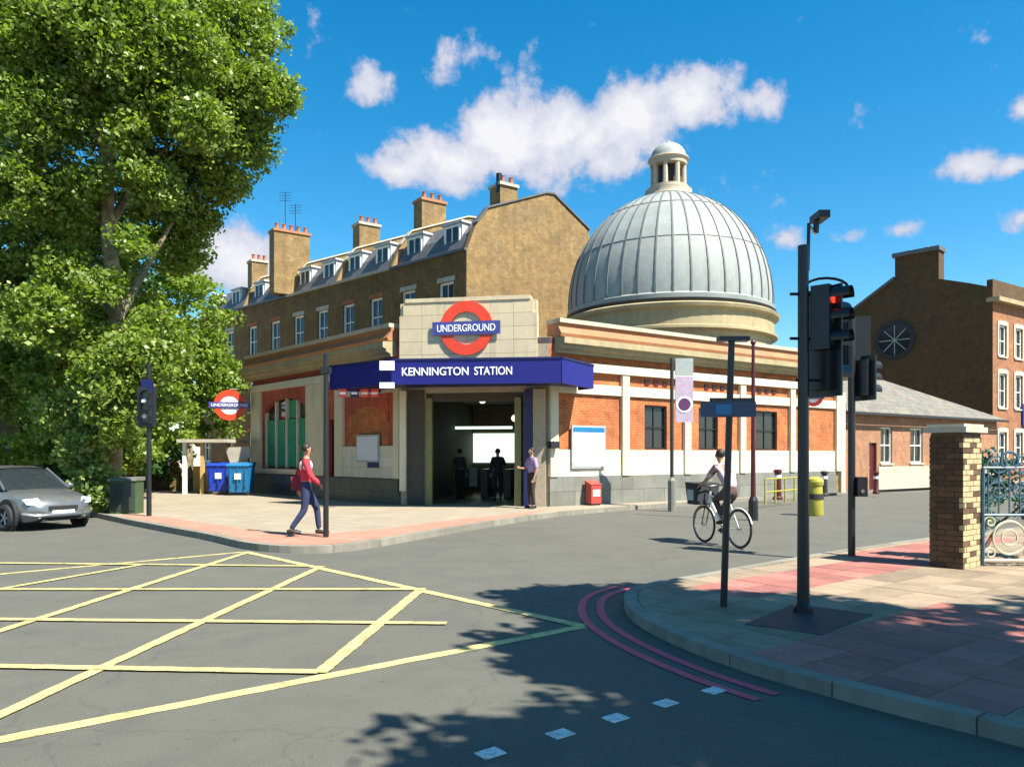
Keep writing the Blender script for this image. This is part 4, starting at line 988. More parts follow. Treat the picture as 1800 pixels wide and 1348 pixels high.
# street trees beside the camera, out of frame, whose shade falls across the junction
def shade_tree(label, base, crown, blobs, seed):
    b = Vector(base); c = Vector(crown)
    tree('street_tree', label, base, [b, b.lerp(c,.35), b.lerp(c,.7), c], .28, .12, [(b.lerp(c,.45), [q[0] for q in blobs[:3]], .1), (b.lerp(c,.7), [q[0] for q in blobs[3:6]], .08)], blobs, .24, L1, per=42, clump=.42, group='street trees on the near pavement', shell=.2)
off = lambda x, y, z: (x+.8*z*.72, y-.6*z*.72, z)
bl1 = [(off(3.3,5.4,8.2),(1.6,1.5,1.2),2600),(off(1.6,5.9,7.6),(1.2,1.1,.9),1500),(off(4.6,7.2,8.6),(1.6,1.1,1.),750),(off(2.3,3.9,8.8),(1.5,1.1,1.2),1300),(off(1.0,8.6,7.6),(1.15,.85,.8),1300),(off(2.8,8.0,8.2),(1.1,.7,.9),1300),(off(1.4,7.3,7.8),(1.1,.8,.8),2400),(off(-.05,4.35,7.2),(.65,.35,.4),500),(off(.75,6.2,7.4),(.8,.55,.5),1200),(off(1.3,5.6,7.6),(.8,.55,.5),1000),(off(1.0,8.0,7.3),(.9,.5,.4),700),(off(.9,9.2,7.4),(1.2,.35,.4),800),(off(3.0,5.2,7.6),(2.0,.8,.8),2600),(off(4.4,3.3,7.8),(1.6,1.0,.8),1100),(off(2.6,6.2,8.6),(1.2,1.0,1.0),2000),(off(2.0,5.0,8.0),(1.2,.9,.9),1600),(off(3.6,4.6,8.4),(1.2,.9,.9),900),(off(.7,4.5,7.6),(.9,.7,.6),600),(off(3.5,6.6,9.2),(1.4,1.1,1.),800),(off(.55,6.9,7.2),(.75,.55,.5),400)]
shade_tree('leafy tree on the near pavement whose shade falls on the corner kerb', (8.0,1.2,.1), off(3.3,5.6,8.4), bl1, 1)
bl2 = [(off(6.4,5.4,8.5),(1.7,1.2,1.),600),(off(8.0,6.6,8.6),(1.7,1.2,1.2),600),(off(5.4,3.4,8.8),(1.7,1.3,1.2),700),(off(9.2,5.6,9),(1.8,1.5,1.2),1800),(off(3.7,2.2,9),(1.6,1.2,1.2),1500)]
shade_tree('second leafy tree along the near pavement behind the viewer', (12.5,1.2,.1), off(7.0,5.4,8.6), bl2, 2)

# ------------------------------------------------------------------ poles and signals
def signal_head(parent, c, fwd, h=.85, w=.26, lit=None, name='signal_head', board=True):
    f = Vector((fwd[0], fwd[1], 0)).normalized(); u = Vector((-f.y, f.x, 0)); F = Frame(c, (u.x,u.y), (f.x,f.y))
    hd = O(name, F.box(MB(), -w/2, w/2, -.1, .08, c.z-h/2, c.z+h/2), M['dark'], parent)
    if board: O('backing_board', F.box(MB(), -w/2-.09, w/2+.09, -.02, 0, c.z-h/2-.07, c.z+h/2+.07), M['dark'], hd)
    for k in range(3):
        z = c.z+h/2-(k+.5)*h/3; q = F.p(0, .081, z)
        O('lens', MB().disc(q, f, w*.36, .02, 16), M['red_glow'] if lit == k else M['lens_off'], hd)
        vis = MB(); n = 10
        pts = [(math.cos(a)*w*.42, math.sin(a)*w*.42) for a in [(-.1+1.2*i/n)*math.pi for i in range(n+1)]]
        for (x0, z0), (x1, z1) in zip(pts, pts[1:]):
            vis.add([F.p(x0,.08,z+z0), F.p(x1,.08,z+z1), F.p(x1*.95,.26,z+z1*.95), F.p(x0*.95,.26,z+z0*.95)], [(0,1,2,3)])
        O('visor', vis, M['dark'], hd)
    return hd
# tall pole with signals and camera
b = G(1412,1076,PZ); zt_ = EYE+(HZ-432)/FP*b.y
T = thing('traffic_light', 'tall thick black signal pole rising from the dark square in the pavement', 'traffic light', tuple(b))
O('pole', MB().tube([b, (b.x,b.y,1.2), (b.x,b.y,zt_)], [.062,.055,.052], 12), M['dark'], T, smooth=True)
O('base_collar', MB().lathe([(.09,0),(.09,.06),(.06,.1)], b, 14), M['dark'], T)
O('mast', MB().tube([(b.x+.045,b.y,zt_-.25),(b.x+.055,b.y,zt_+.22)], .018, 8), M['dark'], T)
cm = P(1441,388,b.y); cmo = O('camera_unit', MB().box((cm.x-.055,cm.y-.12,cm.z+.0),(cm.x+.055,cm.y+.12,cm.z+.07)).tube([(cm.x-.03,cm.y,cm.z),(cm.x-.04,cm.y,cm.z-.12)], .03, 8), M['dark'], T)
O('arm', MB().tube([(b.x+.055,b.y,zt_+.2),(cm.x-.04,cm.y,cm.z-.13),(cm.x-.04,cm.y,cm.z-.08)], .014, 6), M['chrome'], cmo)
hd = signal_head(T, Vector((b.x+.24,b.y+.06,P(0,600,b.y).z)), (1,.45), .95, .26, None)
hd2 = signal_head(T, Vector((b.x+.20,b.y-.02,P(0,560,b.y).z)), (.75,-.65), .42*1.5, .2, 0, 'side_signal', False)
for y in (517, 595, 668):
    z = P(0,y,b.y).z; O('bracket', MB().tube([(b.x-(.13 if y < 600 else .07),b.y,z),(b.x+.24,b.y+.02,z)], .016, 6), M['dark'], T)
O('loop_bracket', MB().tube([P(1420,505,b.y)+Vector((math.cos(a)*.0,0,0)) if False else Vector((b.x+.02+.21*(1-math.cos(a))/1.0, b.y, P(0,505,b.y).z+.09*math.sin(a))) for a in [math.pi*i/8 for i in range(9)]], .014, 6), M['dark'], T)
q = P(1442,655,b.y+.1)
# second signal pole, further along
b = G(1497,976,PZ); zt_ = EYE+(HZ-560)/FP*b.y
T = thing('traffic_light', 'slimmer black signal pole with push button box left of the brick gate pier', 'traffic light', tuple(b))
O('pole', MB().tube([b, (b.x,b.y,zt_)], .055, 12), M['dark'], T, smooth=True)
signal_head(T, Vector((b.x+.1,b.y+.14,P(0,606,b.y).z)), (.2,1), .78, .3)
signal_head(T, Vector((b.x+.20,b.y-.02,P(0,665,b.y).z)), (.9,.4), .55, .24, None, 'crossing_signal')
F = Frame((b.x+.06,b.y-.03,0),(1,0),(0,-1)); pbx = O('push_button_box', F.box(MB(), -.02, .13, -.06, .1, P(0,872,b.y).z, P(0,838,b.y).z), M['dark'], T); O('button', MB().disc(F.p(.05,.1,1.1), (0,-1,0), .03, .015, 12), M['chrome'], pbx)
# thin sign pole nearest the road
b = G(1272,1066,PZ); top = P(1286,600,b.y-.05)
T = thing('sign_post', 'thin leaning black post with a dark blue direction sign near the kerb', 'sign post', tuple(b))
O('pole', MB().tube([b, top], [.036,.033], 10), M['dark'], T, smooth=True)
O('cap', MB().box((top.x-.14,top.y-.06,top.z),(top.x+.17,top.y+.06,top.z+.045)), M['dark'], T)
a_, c_ = P(1232,733,7.75), P(1328,706,7.75)
sg = O('sign_plate', MB().box((a_.x,7.73,a_.z),(c_.x,7.77,c_.z)), M['sign_blue'], T)
O('sign_rail', MB().box((a_.x+.1,7.77,c_.z),(c_.x,7.80,c_.z+.04)), M['dark'], sg); O('sign_face', MB().box((a_.x+.14,7.722,a_.z+.025),(a_.x+.30,7.729,c_.z-.03)), M['bin_teal'], sg)
# thin post behind it carrying another unit
b = G(1324,893,.0); b = Vector(((1324-900)/FP*19.5,19.5,PZ*0+.0))
T = thing('lamp_post', 'thin reddish brown post seen right of the blue direction sign', 'post', tuple(b))
O('pole', MB().tube([b,(b.x,b.y,P(0,602,19.5).z)], [.07,.04], 8), M['maroon'], T, smooth=True); O('cap', MB().ball((b.x,b.y,P(0,602,19.5).z), .07), M['maroon'], T)
O('base', MB().lathe([(.13,0),(.12,.5),(.08,.6)], b, 10), M['dark'], T)
# banner sign on the station pavement
bY = 22.6; b = Vector(((1181-900)/FP*bY, bY, 0.0)); zt_ = P(0,630,bY).z
T = thing('banner_sign', 'grey post with a tall mauve panel bearing a dark disc before the right wing', 'sign', (b.x,b.y,.0))
O('pole', MB().tube([b,(b.x,b.y,zt_)], .055, 8), M['gutter'], T, smooth=True); O('base', MB().lathe([(.12,0),(.12,.9),(.06,1.0)], b, 10), M['plinth'], T)
x0, x1 = P(1187,0,bY).x, P(1218,0,bY).x
pn = O('panel', MB().box((x0,bY-.03,P(0,742,bY).z),(x1,bY+.03,P(0,662,bY).z)), M['sign_purple'], T); O('symbol', MB().disc(((x0+x1)/2,bY-.032,P(0,711,bY).z), (0,-1,0), .17, .012, 20), M['dpurple'], pn)
O('symbol_ring', MB().disc(((x0+x1)/2,bY-.032,P(0,711,bY).z), (0,-1,0), .24, .008, 24, .19), M['letters'], pn)
O('header_panel', MB().box((x0,bY-.04,P(0,660,bY).z),(x1,bY+.04,P(0,630,bY).z)), M['sign_grey'], T)
# signal pole by the walker
b = G(573,944,.12); zt_ = EYE+(HZ-622)/FP*b.y
T = thing('sign_post', 'black post on the station pavement just right of the walking person', 'sign post', tuple(b))
O('pole', MB().tube([b,(b.x,b.y,zt_)], [.052,.045], 10), M['dark'], T, smooth=True); O('crosshead', MB().box((b.x-.09,b.y-.05,P(0,656,b.y).z),(b.x+.09,b.y+.05,P(0,645,b.y).z)), M['dark'], T)
for i, px_ in enumerate((610, 660)):   # signals facing away beyond the post
    pass
Yt = 18.5; b2 = Vector(((661-900)/FP*Yt, Yt, .12))
# signal at the left pole
b = G(262,907,.12); zt_ = EYE+(HZ-640)/FP*b.y
T = thing('traffic_light', 'signal pole among the leaves at the left beside the green cabinet', 'traffic light', tuple(b))
O('pole', MB().tube([b,(b.x,b.y,zt_)], .06, 10), M['dark'], T, smooth=True)
signal_head(T, Vector((b.x,b.y-.12,P(0,715,b.y).z)), (.3,-1), .85, .26); O('blue_plate', MB().box((b.x-.14,b.y-.12,P(0,690,b.y).z),(b.x+.14,b.y-.08,P(0,668,b.y).z)), M['navy'], T)
for y in (706, 732): O('white_light', MB().disc((b.x-.01,b.y-.235,P(0,y,b.y).z), (.3,-1,0), .06, .02, 12), M['letters'], T)
# hanging signs under the canopy's left end (small flags on a rail)
q = P(625,678,22.9)
T = thing('hanging_signs', 'row of small red and white signs hung under the left end of the blue canopy', 'signs', (q.x,q.y,3.2))
O('rail', MB().tube([(q.x-.55,q.y,3.66),(q.x+.75,q.y,3.66)], .02, 6), M['dark'], T)
for k, (dx, m_) in enumerate(((-.5,'u_red'),(-.15,'navy'),(.15,'u_red'),(.45,'u_red'))):
    pl = O('plate', MB().box((q.x+dx,q.y-.02,3.38),(q.x+dx+.24,q.y+.02,3.62)), M[m_], T); O('strip', MB().box((q.x+dx+.03,q.y-.026,3.46),(q.x+dx+.21,q.y-.021,3.53)), M['letters'], pl)

# ------------------------------------------------------------------ bollards, bins, cabinets
def bollard(label, x, y, z, h, m, r=.08):
    b = G(x, y, z); T = thing('bollard', label, 'bollard', tuple(b), 'bollards along the station side street')
    O('shaft', MB().lathe([(r*1.3,0),(r*1.3,.08),(r,.12),(r*.85,h-.12),(r*1.15,h-.1),(r*1.15,h-.04),(r*.7,h)], b, 12).disc(b+Vector((0,0,h-.01)), (0,0,1), r*.7, .01, 12), M[m], T, smooth=True)
    O('collar', MB().lathe([(r*1.02,h-.3),(r*1.02,h-.2)], b, 12), M['letters'], T); return T
bollard('plum coloured bollard between the cyclist and the tall pole', 1367, 878, .12, 1.05, 'maroon', .13)
bollard('dark bollard just right of the tall pole on the far pavement', 1449, 872, .12, .95, 'gutter', .12)
bollard('dark bollard in front of the low pink building', 1540, 868, .12, .9, 'maroon', .1)
b = G(1432,906,0.0); T = thing('grit_bin', 'upright yellow bin standing in the side street beside the tall pole', 'bin', tuple(b))
O('body', MB().lathe([(.22,0),(.24,.05),(.20,.8),(.23,.84),(.23,.92)], b, 16), M['yellow_p'], T, smooth=True); O('lid', MB().lathe([(.24,.92),(.22,1.0),(.1,1.06),(.0,1.07)], b, 16), M['yellow_p'], T, smooth=True)
O('band', MB().lathe([(.233,.45),(.23,.6)], b, 16), M['gutter'], T)
# railing beyond the bollards
b = G(1345,888,.12); e_ = G(1412,880,.12); T = thing('guard_rail', 'low yellow guard rail by the station wall left of the tall pole', 'railing', tuple(b))
d = e_-b
for k in range(5): q = b+d*k/4; O('post', MB().tube([q, q+Vector((0,0,.8))], .03, 6), M['yellow_p'], T)
for z in (.4,.8): O('rail', MB().tube([b+Vector((0,0,z)), e_+Vector((0,0,z))], .025, 6), M['yellow_p'], T)
# blue wheeled bins beside the station's left end
def wheelie(label, x, y, w, h, m):
    b = G(x, y, .12); T = thing('wheeled_bin', label, 'bin', tuple(b), 'blue wheeled bins beside the station')
    hw_ = w/2; mb = MB(); mb.hexa([b+Vector(v) for v in [(-hw_*.88,-.3,.12),(hw_*.88,-.3,.12),(hw_*.88,.3,.12),(-hw_*.88,.3,.12),(-hw_,-.38,h),(hw_,-.38,h),(hw_,.38,h),(-hw_,.38,h)]])
    O('body', mb, M[m], T); O('lid', MB().prism([b+Vector((-hw_-.03,-.42,h+.003)), b+Vector((-hw_-.03,.42,h+.003)), b+Vector((-hw_-.03,.42,h+.14)), b+Vector((-hw_-.03,-.38,h+.06))], (w+.06,0,0)), M[m], T)
    for s_ in (-1,1): O('wheel', MB().disc(b+Vector((s_*hw_*.8-.03,-.25,.1)), (1,0,0), .1, .06, 12), M['tyre'], T)
    for k in range(3): O('rib', MB().box(tuple(b+Vector((-hw_*.7+k*hw_*.7-.02,-.40,.35))), tuple(b+Vector((-hw_*.7+k*hw_*.7+.02,-.33,h-.05)))), M[m], T)
    O('notice', MB().box(tuple(b+Vector((-.12,-.405,h*.55))), tuple(b+Vector((.12,-.37,h*.75)))), M['letters'], T)
    return T
wheelie('royal blue bin, left one of the pair at the station corner', 390, 868, .9, 1.12, 'bin_blue')
wheelie('teal blue bin, nearest to the station wall of the pair', 424, 870, .82, 1.12, 'bin_teal')
# timber shelter with pale roof behind the bins
q = G(350,868,.12); T = thing('shelter', 'ochre timber shelter with a pale flat roof behind the blue bins', 'shelter', tuple(q))
for x, dy in ((325,0),(356,0),(325,1.6),(400,1.6)):
    p = P(x,0,q.y+dy); O('post', MB().box((p.x-.07,p.y-.07,.12),(p.x+.07,p.y+.07,2.15)), M['wood'] if x != 325 else M['sash'], T)
p0 = P(316,0,q.y); p1 = P(405,0,q.y); O('roof', MB().box((p0.x,q.y-.3,2.15),(p1.x,q.y+2,2.28)), M['coping'], T)
O('side_boards', MB().box((P(326,0,q.y+.8).x,q.y+1.55,.12),(P(400,0,q.y+.8).x,q.y+1.6,1.2)), M['wood'], T)
q = P(418,800,30.5); T = thing('sloping_awning', 'small pale sloping awning between the shelter and the station corner', 'awning', (q.x,q.y,1.6))
O('sheet', MB().prism([(q.x-.5,q.y,1.95),(q.x+.5,q.y,2.0),(q.x+.5,q.y,1.55),(q.x-.3,q.y,1.3)], (0,.06,0)), M['coping'], T); O('post', MB().tube([(q.x+.4,q.y+.1,.12),(q.x+.4,q.y+.1,1.95)], .03, 6), M['dark'], T)
# low brick wall with coping, cabinet
a = G(275,862,.12); F = Frame((a.x-2.2,a.y,0),(1,0),(0,-1)); T = thing('garden_wall', 'low dark brick wall with pale piers left of the timber shelter', 'wall', (a.x,a.y,.12))
O('wall', F.box(MB(), 0, 3.2, -.22, 0, .12, .95), M['brick_b'], T); O('coping', F.box(MB(), -.03, 3.23, -.26, .04, .953, 1.03), M['coping'], T)
for s_ in (0.2, 1.6, 3.0): O('pier', F.box(MB(), s_-.18, s_+.18, .002, .1, .12, 1.35), M['brick_y'], T)
b = G(222,902,.12); T = thing('street_cabinet', 'dark green street cabinet in front of the shrubs left of the signal pole', 'cabinet', tuple(b))
O('body', MB().box((b.x-.34,b.y-.2,.12),(b.x+.34,b.y+.25,.98)), mat('cabinet_green', (.05,.085,.035), .6), T); O('lid', MB().prism([(b.x-.37,b.y-.24,.983),(b.x-.37,b.y+.28,.983),(b.x-.37,b.y+.28,1.08),(b.x-.37,b.y-.2,1.04)], (.74,0,0)), M['plinth'], T)
for s_ in (-1,1): dr = O('door', MB().box((b.x+s_*.165-.155,b.y-.215,.2),(b.x+s_*.165+.155,b.y-.201,.93)), M['plinth_d'], T); O('handle', MB().box((b.x+s_*.05-.015,b.y-.235,.55),(b.x+s_*.05+.015,b.y-.216,.68)), M['chrome'], dr)
b = G(218,862,.12); T = thing('parked_van', 'far brown and white van front glimpsed between the shrubs above the cabinet', 'van', (b.x,b.y+3,.12))
bx0 = Vector((b.x-.9, b.y+2, .12)); 
O('body', MB().prism([bx0+Vector(v) for v in [(0,0,.4),(0,0,1.1),(0,.35,1.25),(0,.75,1.9),(0,4,1.95),(0,4,.4)]], (1.8,0,0)), M['sash'], T); O('windscreen', MB().add([bx0+Vector((.15,.37,1.28)), bx0+Vector((1.65,.37,1.28)), bx0+Vector((1.6,.7,1.84)), bx0+Vector((.2,.7,1.84))], [(0,1,2,3)]), M['glass'], T)
T.children[-1].location = (0,-.03,.02)
O('bumper', MB().box(tuple(bx0+Vector((-.03,-.08,.35))), tuple(bx0+Vector((1.83,.02,.65)))), M['maroon'], T)
for s_ in (.25,1.55): O('headlight', MB().disc(bx0+Vector((s_,.0,.9)), (0,-1,0), .11, .03, 12), M['headlamp'], T)
for s_ in (0,1.6): O('wheel', MB().disc(bx0+Vector((s_,.7,.33)), (1,0,0), .33, .2, 16), M['tyre'], T)

# ------------------------------------------------------------------ gate pier and ornamental gate
pc = G(1693,1001,PZ); PF = Frame((pc.x, pc.y, 0), (-.62,.78), (-.78,-.62))
T = thing('gate_pier', 'square dark brick gate pier with a pale stone cap on the right pavement', 'gate pier', tuple(pc))
side = .62; pr = Vector((.78,.62,0))
wl = (G(1632,994,PZ)-pc).length
Lp = PF.at(1633)
def pier_box(mb, e, z0, z1): 
    a = pc.copy(); a.z = 0; u = PF.u; v = -PF.n
    return mb.hexa([a-u*e-v*e+Vector((0,0,z0)), a+u*(Lp+e)-v*e+Vector((0,0,z0)), a+u*(Lp+e)+v*(side+e)+Vector((0,0,z0)), a-u*e+v*(side+e)+Vector((0,0,z0)), a-u*e-v*e+Vector((0,0,z1)), a+u*(Lp+e)-v*e+Vector((0,0,z1)), a+u*(Lp+e)+v*(side+e)+Vector((0,0,z1)), a-u*e+v*(side+e)+Vector((0,0,z1))])
pz1 = P(0,760,pc.y).z
O('core', pier_box(MB(), -.02, PZ, pz1), M['joint'], T)
# real bricks on the two visible faces; sun and shade put into their colours
bw, bh = .222, .075; zc_ = PZ; row = 0; brick_cols = [mat('pier_brick_shade_a', (.12,.065,.03), .9, .2, 8, 50, .4), mat('pier_brick_shade_b', (.08,.045,.022), .9, .2, 8, 50, .4), mat('pier_brick_sunlit', (.40,.33,.18), .9, .2, 8, 50, .4)]
F2 = Frame(pc, (-PF.n.x,-PF.n.y), (-PF.u.x,-PF.u.y))
nb = 0
while zc_+bh < pz1+.01:
    for FF, LL_ in ((PF, Lp), (F2, side)):
        s_ = -(bw/2 if row % 2 else 0)
        while s_ < LL_-.01:
            a = max(s_, 0); bb = min(s_+bw, LL_)
            if bb-a > .03:
                O('brick', FF.box(MB(), a+(.005 if a > 0 else 0), bb-.005, -.05, random.uniform(-.002,.004), zc_+.005, min(zc_+bh-.004, pz1)), brick_cols[2] if FF is F2 and random.random() < .75 else random.choice(brick_cols[:2]), T); nb += 1
            s_ += bw
    zc_ += bh; row += 1
O('back_courses', pier_box(MB(), -.012, PZ, pz1-.02), brick_cols[0], T)
cap = O('cap', pier_box(MB(), .06, pz1+.004, pz1+.08), M['coping'], T); O('cap_top', pier_box(MB(), .02, pz1+.082, pz1+.12), M['coping'], cap)
gy = pc.y+.35; gx0 = P(1728,0,gy).x; gx1 = gx0+2.3
T = thing('ornamental_gate', 'wrought iron gate of scrolls and rings beside the brick pier', 'gate', (gx0,gy,PZ))
zb, zm, ztp = P(0,985,gy).z, P(0,905,gy).z, P(0,822,gy).z
for x in (gx0, gx0+.75, gx1): O('stile', MB().tube([(x,gy,PZ+.02),(x,gy,ztp)], .022, 6), M['iron'], T)
for z in (zb, zm, ztp): O('rail', MB().tube([(gx0,gy,z),(gx1,gy,z)], .02, 6), M['iron_c'] if z == zb else M['iron'], T)
def scroll(c, r, turns, sgn, m, name='scroll'):
    pts = []
    for i in range(22):
        a = turns*2*math.pi*i/21; rr_ = r*(1-.85*i/21); pts.append((c[0]+sgn*math.cos(a)*rr_, gy, c[1]+math.sin(a)*rr_))
    O(name, MB().tube(pts, .013, 5), M[m], T)
for k in range(3):
    x = gx0+.37+k*.75
    O('ring', MB().torus((x,gy,(zb+zm)/2), (0,1,0), .23, .018, 28, 6), M['iron_c'], T); O('ring', MB().torus((x,gy,(zb+zm)/2), (0,1,0), .11, .015, 20, 6), M['iron_c'], T)
    for sx in (-1,1):
        for sz in (-1,1): scroll((x+sx*.27, (zb+zm)/2+sz*.22), .09, 1.4, sx, 'iron_c')
    for j in range(5): xx = x-.3+j*.15; O('bar', MB().tube([(xx,gy,zm),(xx,gy,ztp)], .012, 5), M['iron'], T)
    for sx in (-1,1): scroll((x+sx*.16, ztp+.02), .16, 1.5, sx, 'iron'); scroll((x+sx*.16, (zm+ztp)/2), .15, 1.5, sx, 'iron')
    O('ring', MB().torus((x,gy,ztp+.1), (0,1,0), .12, .02, 20, 6), M['iron'], T)
bush('blue green lavender like shrub behind the ornamental gate', [((gx0+.35,gy+.7,1.35),(.4,.3,.4),1500), ((gx0+.3,gy+.7,.9),(.4,.3,.5),1000), ((gx0+1.2,gy+.8,1.0),(.6,.3,.6),1500)], leaf_mat('blue_green_leaf', (.03,.07,.09), (.06,.13,.17), (.12,.2,.26)), .08, clump=.14)

# ------------------------------------------------------------------ parked car
def car(label, loc, rz, m):
    T = lthing('parked_car', label, 'car', loc, rz)
    st = [(-2.08,.60,.42,.80),(-1.98,.78,.28,.93),(-1.6,.84,.2,.98),(-.8,.87,.18,.97),(.2,.87,.18,.96),(.95,.86,.18,.93),(1.35,.85,.18,.88),(1.75,.81,.2,.80),(1.98,.70,.24,.70),(2.10,.52,.34,.58)]
    vs = []; n = 12
    for x, w, zb_, zt2 in st:
        half = [(0,zb_),(w*.85,zb_),(w*.97,zb_+.12),(w,(zb_+zt2)/2),(w*.96,zt2-.08),(w*.80,zt2+.01),(0,zt2+.035)]
        ring_ = half+[(-y, z) for y, z in half[-2:0:-1]]; vs += [(x, y, z) for y, z in ring_]; n = len(ring_)
    fs = [tuple(range(n))[::-1], tuple(range(len(vs)-n, len(vs)))]
    for i in range(len(st)-1):
        for k in range(n): fs.append((i*n+k, i*n+(k+1) % n, (i+1)*n+(k+1) % n, (i+1)*n+k))
    body = O('body', MB().add(vs, fs), m, T, smooth=True)
    cab = [(-1.95,.70,.97),(-1.45,.66,1.38),(-.9,.64,1.46),(-.2,.63,1.47),(.25,.62,1.42),(1.08,.74,.93)]
    vs = []; n = 5
    for x, w, z in cab: vs += [(x,-.78 if z > .98 else -w,.94),(x,-w,z-.02),(x,0,z+.02),(x,w,z-.02),(x,.78 if z > .98 else w,.94)]
    fs = []
    for i in range(len(cab)-1):
        for k in range(n-1): fs.append((i*n+k, i*n+k+1, (i+1)*n+k+1, (i+1)*n+k))
    O('windows', MB().add(vs, fs), M['glass'], T, smooth=True)
    O('roof', MB().add([(x,y,z) for x, w, zz in cab[1:5] for (y, z) in ((-w-.01,zz-.03),(-w*.9,zz+.012),(0,zz+.035),(w*.9,zz+.012),(w+.01,zz-.03))], [(i*5+k, i*5+k+1, (i+1)*5+k+1, (i+1)*5+k) for i in range(3) for k in range(4)]), m, T, smooth=True)
    for s_ in (-1,1):
        O('pillar', MB().tube([(1.02,s_*.76,.94),(.25,s_*.635,1.42)], .03, 6), m, T); O('pillar', MB().tube([(-.35,s_*.79,.95),(-.35,s_*.64,1.46)], .03, 6), m, T); O('pillar', MB().tube([(-1.8,s_*.74,.97),(-1.4,s_*.66,1.4)], .05, 6), m, T)
        O('mirror', MB().ball((.72,s_*.95,1.0), (.09,.1,.07)), m, T, smooth=True)
        hl_ = O('headlight', MB().add([(2.045,s_*.42,.60),(1.93,s_*.74,.62),(1.83,s_*.79,.74),(1.93,s_*.5,.76)], [(0,1,2,3)]), M['headlamp'], T)
        hl_.data.transform(Matrix.Translation((.035,s_*.012,.0)))
        O('fog_lamp', MB().disc((2.04,s_*.52,.36), (1,s_*.35,0), .06, .03, 12), M['headlamp'], T)
        for x in (-1.28,1.32):
            O('wheel_arch', MB().disc((x,s_*.80,.34), (0,s_,0), .40, .075, 24), M['tyre'], T)
            wh = O('wheel', MB().torus((x,s_*.86,.31), (0,1,0), .23, .085, 24, 8, 1.1), M['tyre'], T, smooth=True)
            rm = MB().disc((x,s_*.885,.31), (0,s_,0), .07, .02, 12)
            for k in range(5):
                a = 2*math.pi*k/5; rm.tube([(x,s_*.9,.31),(x+.2*math.cos(a),s_*.9,.31+.2*math.sin(a))], .028, 5)
            rm.disc((x,s_*.88,.31), (0,s_,0), .21, .02, 20, .175); O('rim', rm, M['rim'], wh)
        O('door_line', MB().tube([(-.35,s_*.872,.3),(-.35,s_*.868,.86)], .006, 4), M['tyre'], T); O('door_handle', MB().box((-.2,s_*.86-.015,.76),(-.02,s_*.86+.015,.79)), M['rim'], T)
    O('grille', MB().box((2.02,-.34,.46),(2.115,.34,.57)), M['tyre'], T); O('number_plate', MB().box((2.1,-.26,.38),(2.125,.26,.47)), M['plate'], T)
    O('lower_grille', MB().box((2.0,-.45,.24),(2.06,.45,.34)), M['tyre'], T); O('bumper', MB().tube([(1.86,-.80,.40),(2.03,-.6,.36),(2.09,-.3,.36),(2.1,0,.36),(2.09,.3,.36),(2.03,.6,.36),(1.86,.80,.40)], .05, 8), m, T, smooth=True)
    return T
cc_ = G(62,936,0)
car_ = car('grey silver hatchback parked at the kerb at the left edge under the trees', (cc_.x-1.5, cc_.y+1.65, 0), R(-30), M['silver'])
car_.scale = (.94,.94,.94)

# ------------------------------------------------------------------ people
def skin_mesh(verts, edges, radii, root=0, sub=2):
    me = bpy.data.meshes.new('tmp'); me.from_pydata([tuple(v) for v in verts], edges, [])
    bm = bmesh.new(); bm.from_mesh(me); ly = bm.verts.layers.skin.verify(); bm.verts.ensure_lookup_table()
    for v, r in zip(bm.verts, radii): v[ly].radius = r if hasattr(r, '__len__') else (r, r); v[ly].use_root = False
    bm.verts[root][ly].use_root = True; bm.to_mesh(me); bm.free()
    o = bpy.data.objects.new('tmp', me); C.objects.link(o); o.modifiers.new('s', 'SKIN'); sb_ = o.modifiers.new('u', 'SUBSURF'); sb_.levels = sub; sb_.render_levels = sub
    dg = bpy.context.evaluated_depsgraph_get(); dg.update(); r = bpy.data.meshes.new_from_object(o.evaluated_get(dg))
    mb = MB().add([v.co.copy() for v in r.vertices], [tuple(p.vertices) for p in r.polygons])
    bpy.data.objects.remove(o); bpy.data.meshes.remove(me); bpy.data.meshes.remove(r); return mb
